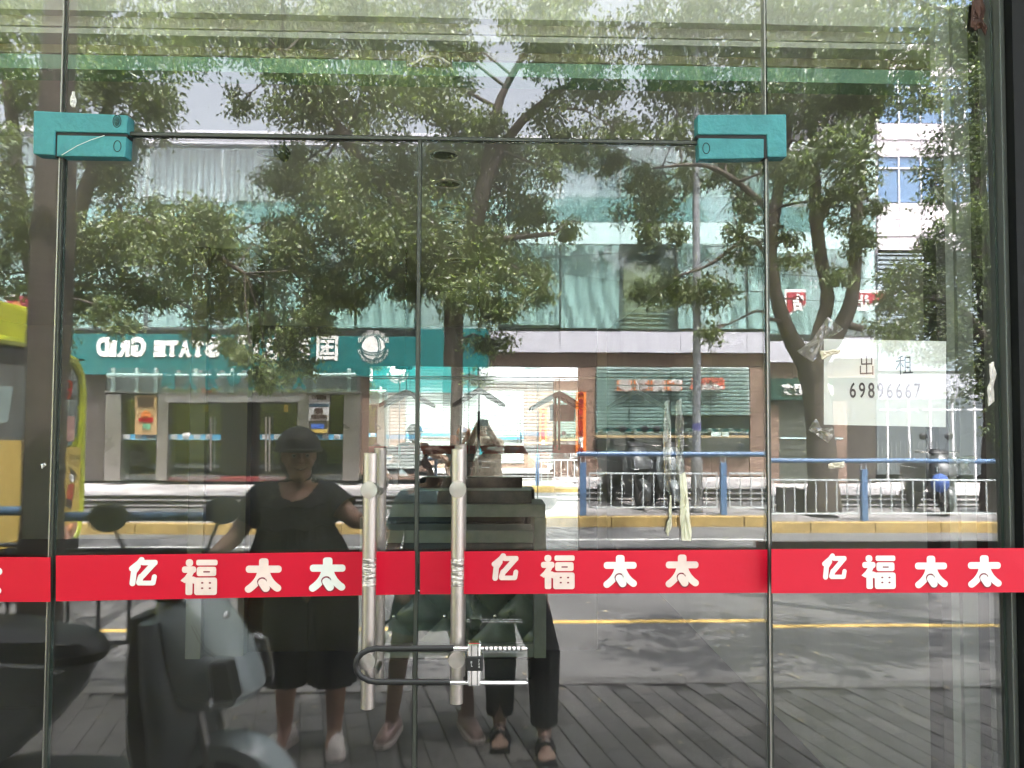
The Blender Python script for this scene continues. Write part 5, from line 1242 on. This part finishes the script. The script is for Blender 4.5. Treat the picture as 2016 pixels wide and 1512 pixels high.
bag = MB().box((wxp(452), -WY-.25, wz(1270)), (wxp(512), -WY-.12, wz(1170))).build('shopping_bag', mat('brown_bag', (.16, .075, .02), .6, var=.3, vs=6), None, bevel=.03); tag(bag, 'brown printed bag hanging behind the scooter beside the woman', 'bag')
MB().tube([(wxp(465), -WY-.18, wz(1172)), (wxp(470), -WY-.16, wz(1140)), (wxp(484), -WY-.14, wz(1125)), (wxp(498), -WY-.16, wz(1140)), (wxp(502), -WY-.18, wz(1172))], .005, 6).build('bag_handle', blackc, bag)
bag.parent = None

# second woman in a pale blue dress, auburn hair, wide stance
QY = 2.36
qx = V(850, 1400, QY).x
Q = empty('person', (qx, -QY, 0), 'woman with curly auburn hair in pale blue dress, standing between the other two', 'person')
hc = (qx+.02, -QY+.02, 1.42); hL, ht2 = head(hc, R(25), .95)
fL, fR = (V(772, 1400, QY).x, -QY+.02), (V(922, 1400, QY).x, -QY+.05)
bp2 = hL+[((qx, -QY, 1.24), .05, (qx+.01, -QY+.01, 1.35), .047), ((qx-.13, -QY, 1.22), .06, (qx+.13, -QY, 1.22), .06), ((qx, -QY, 1.1), .12, (qx, -QY, .85), .125),
    ((qx-.16, -QY, 1.2), .048, (qx-.21, -QY+.02, .97), .038), ((qx-.21, -QY+.02, .97), .037, (qx-.17, -QY+.17, .84), .027), ((qx+.16, -QY, 1.2), .048, (qx+.2, -QY+.02, .97), .038), ((qx+.2, -QY+.02, .97), .037, (qx+.15, -QY+.17, .84), .027),
    ((qx-.08, -QY, .8), .09, (fL[0]*.8+qx*.2, -QY+.02, .45), .058), ((fL[0]*.8+qx*.2, -QY+.02, .45), .055, (fL[0], fL[1], .09), .036), ((qx+.08, -QY, .8), .09, (fR[0]*.8+qx*.2, -QY+.03, .45), .058), ((fR[0]*.8+qx*.2, -QY+.03, .45), .055, (fR[0], fR[1], .09), .036)]
bp2 += fingers((qx-.17, -QY+.17, .84), (.3, .8, -.3), (0, 0, -1), (1, 0, .2), .6)+fingers((qx+.15, -QY+.17, .84), (-.3, .8, -.3), (0, 0, -1), (-1, 0, .2), .6)
organic('body', bp2, .008, skin2, Q, 5); face(ht2, Q, .95)
aub = mat('auburn_hair', (.35, .13, .05), .6, var=.5, vs=40, bump=1, bs=50)
rr = random.Random(3)
organic('hair', [(ht2(0, -.03, .04), (.095, .09, .10))]+[(ht2(.085*math.cos(a), -.03+.07*math.sin(a), .02+.07*math.sin(a*2.3)), (.032, .032, .034)) for a in [rr.uniform(0, 6.28) for _ in range(26)]], .010, aub, Q, 2, cut=[(ht2(0, .05, 0), (Matrix.Rotation(R(25), 3, 'Z') @ Vector((0, 1, -.5))).normalized())])
aqua = mat('pale_blue_print', (.12, .20, .21), .8, var=.35, vs=22, bump=.4, bs=30)
MB().rings(cloth_rings([(qx, -QY, .55, .225, .17, .08, 0), (qx, -QY, .72, .20, .155, .06, 0), (qx, -QY, .9, .165, .135, .03, 0), (qx, -QY, 1.05, .155, .128, .01, 0), (qx, -QY, 1.18, .185, .12, 0, 0), (qx, -QY, 1.26, .15, .10, 0, -.02), (qx, -QY, 1.285, .085, .08, 0, -.03)], 56, 8), cap=False).build('dress', aqua, Q, smooth=True)
organic('sleeve', [((qx-.14, -QY, 1.21), .068, (qx-.19, -QY+.01, 1.08), .066), ((qx+.14, -QY, 1.21), .068, (qx+.185, -QY+.01, 1.08), .066)], .01, aqua, Q, 3, cut=[((0, 0, 1.07), (0, 0, -1))])
pinks = mat('pink_leather', (.36, .23, .2), .4, var=.1, vs=10, coat=.3)
shoe(fL[0], fL[1], Q, pinks, solem, R(12), .235); shoe(fR[0], fR[1], Q, pinks, solem, R(-20), .235)
# the photographer: patterned jacket, dark wide trousers, black sandals, phone held up before the face
FY = 2.22
fx = .10
F = empty('person', (fx, -FY, 0), 'photographer in patterned jacket and dark trousers holding up a phone, in black sandals', 'person')
hc = (.02, -FY-.02, 1.545); hL, ht3 = head(hc, R(2), 1.0)
fl, fr = (V(985, 1470, 1.98).x, -FY-.02), (V(1076, 1470, 1.98).x, -FY+.12)
h1, h2 = (-.055, -1.81, 1.62), (.085, -1.81, 1.62)
el1, el2 = (-.20, -FY+.05, 1.22), (.30, -FY+.05, 1.22)
bp3 = hL+[((.05, -FY-.03, 1.36), .055, (.03, -FY-.02, 1.47), .052), ((fx-.16, -FY, 1.34), .066, (fx+.14, -FY, 1.34), .066), ((fx, -FY, 1.2), .135, (fx, -FY, .9), .14),
   ((fx-.19, -FY, 1.32), .052, el1, .042), (el1, .041, (h1[0]-.02, -1.93, 1.56), .028), ((fx+.17, -FY, 1.32), .052, el2, .042), (el2, .041, (h2[0]+.02, -1.93, 1.56), .028),
   ((fx-.09, -FY, .88), .10, (fl[0], -FY+.04, .47), .062), ((fl[0], -FY+.04, .47), .058, (fl[0], fl[1], .08), .038), ((fx+.09, -FY, .88), .10, (fr[0], -FY+.04, .47), .062), ((fr[0], -FY+.04, .47), .058, (fr[0], fr[1], .08), .038)]
for (fx_, fy_) in (fl, fr):
    bp3.append(((fx_, fy_, .06), .036, (fx_, fy_+.11, .04), .034, .8))
    for k in range(5): bp3.append(((fx_-.032+k*.016, fy_+.13, .032), .0115, (fx_-.034+k*.017, fy_+.185-abs(k-1)*.007, .024), .0095))
bp3 += fingers((h1[0]-.02, -1.93, 1.56), (.1, 1, .35), (1, 0, .1), (0, .2, 1), .45)+fingers((h2[0]+.02, -1.93, 1.56), (-.1, 1, .35), (-1, 0, .1), (0, .2, 1), .45)
organic('body', bp3, .0075, skin2, F, 4); face(ht3, F)
organic('hair', [(ht3(0, -.03, .035), (.092, .095, .102)), (ht3(0, -.06, -.05), .07, ht3(0, -.05, -.1), .05)], .010, hairm, F, 3, cut=[(ht3(0, .045, 0), Vector((0, 1, -.5)).normalized())])
camo = mat('mottled_jacket', (.33, .27, .21), .85, var=.75, vs=14, bump=.4, bs=30)
MB().rings(cloth_rings([(fx, -FY, .80, .22, .175, .05, 0), (fx, -FY, 1.0, .20, .16, .03, 0), (fx, -FY, 1.2, .20, .15, .01, 0), (fx-.01, -FY, 1.34, .215, .125, 0, 0), (fx-.01, -FY, 1.41, .16, .10, 0, 0), (.05, -FY-.02, 1.44, .08, .075, 0, -.02)], 56, 5), cap=False).build('jacket', camo, F, smooth=True)
organic('sleeve', [((fx-.18, -FY, 1.33), .074, (el1[0], el1[1], el1[2]), .060), (el1, .060, (h1[0]-.03, -1.99, 1.50), .045), ((fx+.16, -FY, 1.33), .074, (el2[0], el2[1], el2[2]), .060), (el2, .060, (h2[0]+.03, -1.99, 1.50), .045)], .010, camo, F, 3)
for (fx_, s_) in ((fl, -.09), (fr, .09)):
    MB().rings(cloth_rings([(fx_[0], fx_[1]-.04, .11, .068, .075, .06, 0), (fx_[0], -FY+.04, .45, .082, .095, .05, 0), (fx+s_*.95, -FY+.01, .75, .115, .13, .02, 0), (fx+s_*.6, -FY, .95, .13, .15, 0, 0)], 48, 9), cap=False).build('trouser_leg', blackc, F, smooth=True)
    MB().box((fx_[0]-.05, fx_[1]-.07, 0.002), (fx_[0]+.05, fx_[1]+.20, .02)).build('sandal_sole', blackrub, F, bevel=.008)
    for yy in (.05, .11): MB().tube([(fx_[0]-.048, fx_[1]+yy, .02), (fx_[0]-.03, fx_[1]+yy, .066), (fx_[0], fx_[1]+yy+.01, .082), (fx_[0]+.03, fx_[1]+yy, .066), (fx_[0]+.048, fx_[1]+yy, .02)], .008, 6).build('sandal_strap', blackrub, F, smooth=True)
    MB().ball((fx_[0], fx_[1]+.12, .088), .008).build('sandal_buckle', chrome, F, smooth=True)
ph_ = MB().box((-.055, -1.772, 1.572), (.095, -1.764, 1.662)).build('mobile_phone', mat('phone_back', (.03, .03, .035), .2, coat=.8), None, bevel=.003); tag(ph_, 'dark mobile phone held sideways by the photographer', 'phone')

# ------------------------------------------------------------------ trees
bark = mat('camphor_bark', (.075, .06, .05), .9, var=.4, vs=9, bump=1., bs=22, stretch=(1, 1, .35))
def leafmat(name, c0, c1, c2):
    m = bpy.data.materials.new(name); m.use_nodes = True; n = m.node_tree; n.nodes.clear()
    o = n.nodes.new('ShaderNodeOutputMaterial'); g = n.nodes.new('ShaderNodeNewGeometry'); r_ = n.nodes.new('ShaderNodeValToRGB')
    r_.color_ramp.elements[0].color = (*c0, 1); r_.color_ramp.elements[1].color = (*c2, 1); e = r_.color_ramp.elements.new(.6); e.color = (*c1, 1)
    n.links.new(g.outputs['Random Per Island'], r_.inputs[0])
    b = n.nodes.new('ShaderNodeBsdfPrincipled'); b.inputs['Roughness'].default_value = .38; n.links.new(r_.outputs[0], b.inputs['Base Color'])
    t = n.nodes.new('ShaderNodeBsdfTranslucent'); mu = n.nodes.new('ShaderNodeVectorMath'); mu.operation = 'MULTIPLY'; mu.inputs[1].default_value = (1.45, 1.6, .8); n.links.new(r_.outputs[0], mu.inputs[0]); n.links.new(mu.outputs[0], t.inputs[0])
    mx = n.nodes.new('ShaderNodeMixShader'); mx.inputs[0].default_value = .42; n.links.new(b.outputs[0], mx.inputs[1]); n.links.new(t.outputs[0], mx.inputs[2]); n.links.new(mx.outputs[0], o.inputs[0])
    return m
leaf_a = leafmat('camphor_leaf', (.07, .095, .045), (.13, .165, .075), (.32, .36, .19))
leaf_b = leafmat('camphor_leaf_dark', (.055, .078, .04), (.10, .13, .065), (.24, .28, .15))
def leaves(clumps, seed, m, par, L=.092, W=.038, lai=3.1):
    rs = np.random.RandomState(seed); allv = []; nleaf = 0
    for (c, rx, ry, rz) in clumps:
        nsub = max(5, int(9*rx*rz/.2)); sub = rs.normal(size=(nsub, 3)); sub /= np.linalg.norm(sub, axis=1)[:, None]
        sub *= (rs.rand(nsub, 1)**.45); sub *= np.array([rx, ry, rz])*.92
        n = int(lai*math.pi*rx*rz/(.5*L*W)); k = rs.randint(0, nsub, n)
        rsub = .30*min(rx, rz)+.06
        p = sub[k]+rs.normal(size=(n, 3))*rsub*np.array([1, 1, .75])*.62
        p[:, 2] -= np.abs(rs.normal(size=n))*.04
        p += np.array(c)
        d = rs.normal(size=(n, 3)); d[:, 2] = -np.abs(d[:, 2])*.9-.35; d /= np.linalg.norm(d, axis=1)[:, None]
        s = np.cross(d, rs.normal(size=(n, 3))); s /= np.linalg.norm(s, axis=1)[:, None]
        nn = np.cross(d, s); l = L*(.65+.6*rs.rand(n, 1)); w_ = W*(.7+.6*rs.rand(n, 1))
        a = p; b = p+d*l*.45+s*w_*.5+nn*w_*.12; e = p+d*l-nn*l*.12; f = p+d*l*.45-s*w_*.5+nn*w_*.12
        allv.append(np.stack([a, b, e, f], 1).reshape(-1, 3)); nleaf += n
    v = np.concatenate(allv).astype('f'); me = bpy.data.meshes.new('foliage'); nv = len(v)
    me.vertices.add(nv); me.vertices.foreach_set('co', v.ravel()); me.loops.add(nv); me.loops.foreach_set('vertex_index', np.arange(nv, dtype='i'))
    me.polygons.add(nleaf); me.polygons.foreach_set('loop_start', np.arange(0, nv, 4, dtype='i')); me.polygons.foreach_set('loop_total', np.full(nleaf, 4, 'i')); me.update(calc_edges=True)
    return linkmesh('crown', me, m, par)
def tree(label, limbs, clumps, Y, seed, m=leaf_a, base=None, group='street trees seen in the glass', name='camphor_tree', dz=.9, twig=True, L=.092, W=.038, extra=None, lai=3.1, slim=1.):
    "limbs: lists of (px,py,Y,radius) ; clumps: (px,py,rx,ry[,dY]) in photo pixels turned into real size at their distance"
    rr = random.Random(seed); pts_all = []
    b0 = V(*limbs[0][0][:3]); t = empty(name, (b0.x, b0.y, base if base is not None else .13), label, 'tree', group)
    for i, lb in enumerate(limbs):
        P_ = [V(*q_[:3]) for q_ in lb]; r_ = [q_[3]*slim for q_ in lb]
        # smooth the limb
        pp, rad = [], []
        for k in range(len(P_)-1):
            p0, p1, p2, p3 = P_[max(k-1, 0)], P_[k], P_[k+1], P_[min(k+2, len(P_)-1)]
            for j in range(5):
                u = j/5; pp.append(.5*((2*p1)+(p2-p0)*u+(2*p0-5*p1+4*p2-p3)*u*u+(3*p1-p0-3*p2+p3)*u**3)); rad.append((r_[k]*(1-u)+r_[k+1]*u)*(1+rr.uniform(-.06, .06)))
        pp.append(P_[-1]); rad.append(r_[-1]); pts_all += list(zip(pp, rad))
        MB().tube(pp, rad, 12).build('trunk' if i == 0 else 'limb', bark, t, smooth=True)
    cl = []; tw = MB()
    for q_ in clumps:
        px, py, rx, ry = q_[:4]; Yc = Y+(q_[4] if len(q_) > 4 else rr.uniform(-dz, dz)); c = V(px, py, Yc); k = (Yc+CAMD)/FPX
        cl.append((tuple(c), rx*k*1.15, min(rx, ry)*k*1.2, ry*k*1.15))
        if twig and pts_all:
            p, r0 = min(pts_all, key=lambda s_: (s_[0]-c).length+(1.5 if s_[0].z > c.z+.4 else 0)); r0 = min(r0*.5, .035)
            mid = p.lerp(c, .5)+Vector((rr.uniform(-.15, .15), rr.uniform(-.15, .15), rr.uniform(0, .25)))
            tw.tube([p, mid, c], [r0, r0*.6, .008], 6)
            for _ in range(4):
                e = c+Vector((rr.uniform(-1, 1)*rx*k, rr.uniform(-1, 1)*rx*k, rr.uniform(-1, .6)*ry*k)); tw.tube([mid.lerp(c, .6), e.lerp(c, .4)+Vector((0, 0, .05)), e], [.009, .006, .003], 4)
    if extra: cl += extra
    if tw.v: tw.build('branches', bark, t)['kind'] = 'stuff'
    leaves(cl, seed, m, t, L, W, lai)['kind'] = 'stuff'
    return t
# left tree, trunk behind the bus
tree('far-side camphor tree at left, its foliage hanging over the teal sign', [[(70, 1020, 10.3, .22), (75, 800, 10.3, .19), (85, 640, 10.3, .17), (110, 520, 10.2, .14), (160, 380, 10.1, .11), (200, 250, 10, .08), (240, 120, 9.8, .05)], [(80, 620, 10.3, .13), (40, 400, 10.5, .11), (20, 200, 10.6, .09), (0, 40, 10.6, .06)], [(120, 500, 10.2, .10), (240, 430, 9.9, .07), (360, 470, 9.6, .05), (480, 540, 9.4, .03)]],
     [(20, 50, 80, 80), (150, 50, 90, 70), (50, 190, 60, 70), (0, 330, 70, 90), (30, 460, 60, 80), (10, 540, 50, 40), (175, 170, 70, 70), (265, 110, 80, 80), (300, 200, 65, 50), (190, 330, 70, 60), (230, 430, 90, 55), (330, 480, 110, 75), (200, 520, 80, 70), (420, 450, 90, 60), (300, 570, 90, 50), (150, 595, 50, 42), (450, 560, 90, 55), (225, 615, 55, 32), (400, 615, 50, 45), (550, 500, 80, 60), (540, 650, 70, 38), (570, 700, 48, 38), (530, 745, 30, 40), (650, 560, 60, 45), (455, 690, 22, 38), (118, 660, 26, 60), (235, 260, 40, 40), (580, 430, 60, 46), (590, 640, 50, 36), (620, 610, 40, 30), (495, 720, 30, 40)], 10, 21, leaf_a)
# middle tree
tree('camphor tree in the middle with straight trunk, spreading limbs and hanging foliage', [[(886, 1012, 10.3, .17), (890, 850, 10.3, .155), (893, 700, 10.3, .15), (895, 600, 10.3, .15), (915, 500, 10.3, .14), (945, 400, 10.2, .13), (965, 290, 10.2, .10), (985, 190, 10.1, .06), (1040, 90, 10, .04)], [(893, 560, 10.3, .13), (850, 450, 10.2, .12), (770, 380, 10, .11), (700, 290, 9.8, .09), (620, 190, 9.6, .06), (560, 100, 9.5, .04)], [(940, 400, 10.2, .09), (1000, 270, 10.1, .08), (1080, 190, 10, .05), (1200, 120, 10, .03)], [(905, 480, 10.3, .08), (1000, 470, 10.1, .05), (1090, 460, 10, .03)]],
     [(330, 40, 80, 70), (450, 50, 90, 80), (570, 60, 100, 80), (690, 60, 100, 80), (820, 60, 90, 80), (560, 180, 90, 60), (660, 190, 90, 70), (760, 180, 90, 70), (840, 170, 70, 70), (470, 200, 30, 30), (900, 230, 60, 50), (1050, 40, 90, 50), (1140, 60, 90, 60), (1080, 130, 50, 45), (1180, 170, 60, 60), (1110, 230, 60, 45), (1210, 250, 50, 35), (620, 320, 80, 50), (700, 370, 90, 70), (800, 330, 100, 70), (900, 350, 90, 70), (1010, 320, 75, 60), (1040, 400, 45, 60), (680, 470, 90, 55), (780, 470, 100, 80), (890, 470, 90, 80), (990, 480, 75, 70), (1065, 550, 38, 55), (740, 560, 90, 40), (860, 570, 60, 40), (1110, 450, 34, 26), (1130, 290, 60, 30), (970, 600, 55, 45), (960, 670, 40, 36), (640, 590, 50, 40), (900, 110, 45, 50), (985, 230, 25, 25), (830, 520, 70, 50), (920, 560, 50, 50), (560, 340, 50, 40), (1000, 560, 40, 40), (720, 440, 60, 50), (1075, 330, 35, 40)], 10, 22, leaf_a)
# right tree with four limbs
tree('big camphor tree at right forking low into four dark limbs behind the paper notice', [[(1622, 1010, 10.5, .30), (1618, 900, 10.5, .27), (1610, 800, 10.5, .25), (1598, 730, 10.5, .25), (1590, 705, 10.5, .22)],
      [(1590, 720, 10.5, .19), (1556, 665, 10.4, .15), (1530, 590, 10.4, .125), (1518, 500, 10.4, .115), (1528, 410, 10.4, .11), (1545, 310, 10.4, .10), (1560, 200, 10.3, .07), (1590, 80, 10.2, .04)],
      [(1600, 715, 10.5, .17), (1612, 660, 10.6, .13), (1630, 590, 10.6, .13), (1618, 510, 10.6, .12), (1608, 430, 10.6, .12), (1606, 330, 10.6, .11), (1600, 200, 10.6, .08), (1600, 60, 10.5, .05)],
      [(1606, 720, 10.5, .17), (1650, 655, 10.4, .15), (1678, 590, 10.3, .12), (1688, 480, 10.3, .11), (1692, 350, 10.3, .10), (1720, 220, 10.2, .07), (1760, 90, 10, .04)],
      [(1612, 440, 10.6, .09), (1660, 350, 10.5, .08), (1710, 250, 10.4, .06), (1760, 150, 10.2, .04)], [(1520, 450, 10.4, .075), (1500, 400, 10.3, .065), (1440, 350, 10.1, .055), (1380, 325, 10, .035), (1290, 330, 9.8, .02)], [(1530, 560, 10.4, .05), (1480, 470, 10.2, .04), (1400, 520, 10, .03), (1330, 545, 9.8, .02)], [(1660, 640, 10.4, .09), (1700, 650, 10.2, .06)]],
     [(1290, 50, 80, 60), (1400, 60, 90, 70), (1500, 60, 90, 80), (1620, 50, 100, 80), (1730, 60, 100, 80), (1310, 170, 60, 60), (1390, 180, 70, 60), (1500, 180, 80, 60), (1600, 190, 80, 60), (1690, 180, 80, 60), (1790, 150, 70, 60), (1240, 320, 60, 30), (1270, 400, 60, 50), (1320, 450, 55, 32), (1300, 350, 60, 35), (1285, 575, 38, 34), (1345, 550, 45, 50), (1400, 590, 40, 50), (1398, 655, 22, 26), (1450, 390, 40, 40), (1460, 470, 45, 34), (1410, 330, 60, 30), (1545, 330, 50, 50), (1620, 290, 70, 45), (1690, 300, 60, 60), (1650, 390, 50, 50), (1700, 480, 28, 50), (1560, 510, 28, 26), (1545, 450, 35, 30), (1660, 540, 30, 30), (1480, 290, 60, 40), (1710, 400, 20, 50), (1350, 260, 60, 30)], 10, 23, leaf_b, slim=.86)
# dense tree at far right
tree('dense dark camphor tree at the far right in front of the tiled block', [[(1960, 1010, 10.9, .24), (1965, 800, 10.9, .22), (1950, 600, 10.9, .18), (1930, 400, 10.9, .13), (1925, 200, 10.9, .08), (1930, 50, 10.8, .05)], [(1960, 700, 10.9, .12), (1880, 600, 10.5, .08), (1800, 590, 10.3, .04)], [(1950, 560, 10.9, .10), (1890, 440, 10.6, .06), (1850, 370, 10.4, .03)]],
     [(1850, 60, 80, 60), (1930, 60, 80, 80), (1990, 160, 70, 80), (1900, 150, 50, 50), (1880, 270, 50, 50), (1950, 290, 60, 60), (1850, 360, 50, 50), (1900, 430, 70, 55), (1980, 420, 60, 70), (1840, 480, 60, 45), (1900, 540, 90, 60), (1990, 560, 60, 70), (1790, 555, 60, 45), (1760, 620, 50, 40), (1840, 630, 90, 60), (1930, 660, 80, 50), (1990, 700, 60, 60), (1760, 680, 36, 30), (1870, 700, 70, 35), (1950, 760, 50, 40), (1745, 590, 30, 30), (1980, 840, 40, 60)], 10.6, 24, leaf_b, dz=.5, lai=2.8)
# near tree on the shop side: trunk close to the kerb at left, boughs overhead
nb = V(92, 1400, 2.5)
tree('near-side camphor tree, dark bare trunk at left close to the kerb', [[(68, 1560, 2.62, .13), (78, 1200, 2.62, .115), (84, 900, 2.62, .105), (96, 600, 2.62, .105), (106, 350, 2.62, .10), (112, 160, 2.62, .09), (118, -100, 2.6, .085), (100, -700, 2.4, .07)], [(118, -100, 2.6, .07), (260, -350, 3.2, .05), (500, -500, 4.2, .035)], [(112, -300, 2.6, .06), (-100, -700, 3.6, .04)]],
     [(430, 10, 60, 40, 5.2), (560, 30, 60, 36, 5.0), (700, 20, 70, 40, 5.3), (560, 120, 40, 26, 5.1), (880, -20, 90, 50, 5.4), (230, -60, 120, 70, 4.2), (1100, -10, 90, 40, 5.4), (1500, 0, 90, 50, 5.6), (1350, -40, 90, 60, 5.5), (1750, -20, 90, 50, 5.8), (1950, 40, 60, 50, 5.9), (0, -60, 100, 70, 4.4), (540, -120, 160, 80, 4.8), (900, -160, 200, 80, 4.8), (1300, -180, 200, 80, 4.8)], 5, 25, leaf_a, base=0.0, lai=1.8,
     extra=None)
# trees added out of view: crowns close overhead shade the pavement and the shop front
rq = random.Random(77)
def overhead(x0, x1, n):
    L_ = []
    for _ in range(n):
        Yc = rq.uniform(.9, 6.2); L_.append(((rq.uniform(x0, x1), -Yc, 2.1+.58*(Yc+CAMD)+rq.uniform(.35, 1.3)), .75, .75, .38))
    return L_
for (x_, a_, b_, lab) in ((-5.2, -7., -.2, 'camphor tree added out of view at left, its crown shading the pavement'), (5.4, -.4, 7., 'camphor tree added out of view at right, its crown shading the pavement')):
    t = empty('camphor_tree', (x_, -2.7, 0), lab, 'tree', 'added shade trees out of view')
    MB().tube([(x_, -2.7, 0), (x_+.05, -2.7, 2), (x_*.9, -2.75, 3.6), (x_*.7, -3, 4.6)], [.17, .14, .12, .08], 12).build('trunk', bark, t, smooth=True)
    MB().tube([(x_*.9, -2.75, 3.6), (x_*.55, -3.4, 5), (x_*.2, -4, 6)], [.09, .07, .04], 10).build('limb', bark, t, smooth=True)
    MB().tube([(x_*.9, -2.75, 3.6), (x_*.7, -2, 4.6), (x_*.35, -1.5, 5)], [.08, .06, .03], 10).build('limb', bark, t, smooth=True)
    leaves(overhead(a_, b_, 42), int(x_*10)+99, leaf_a, t, .13, .062, 2.4)['kind'] = 'stuff'
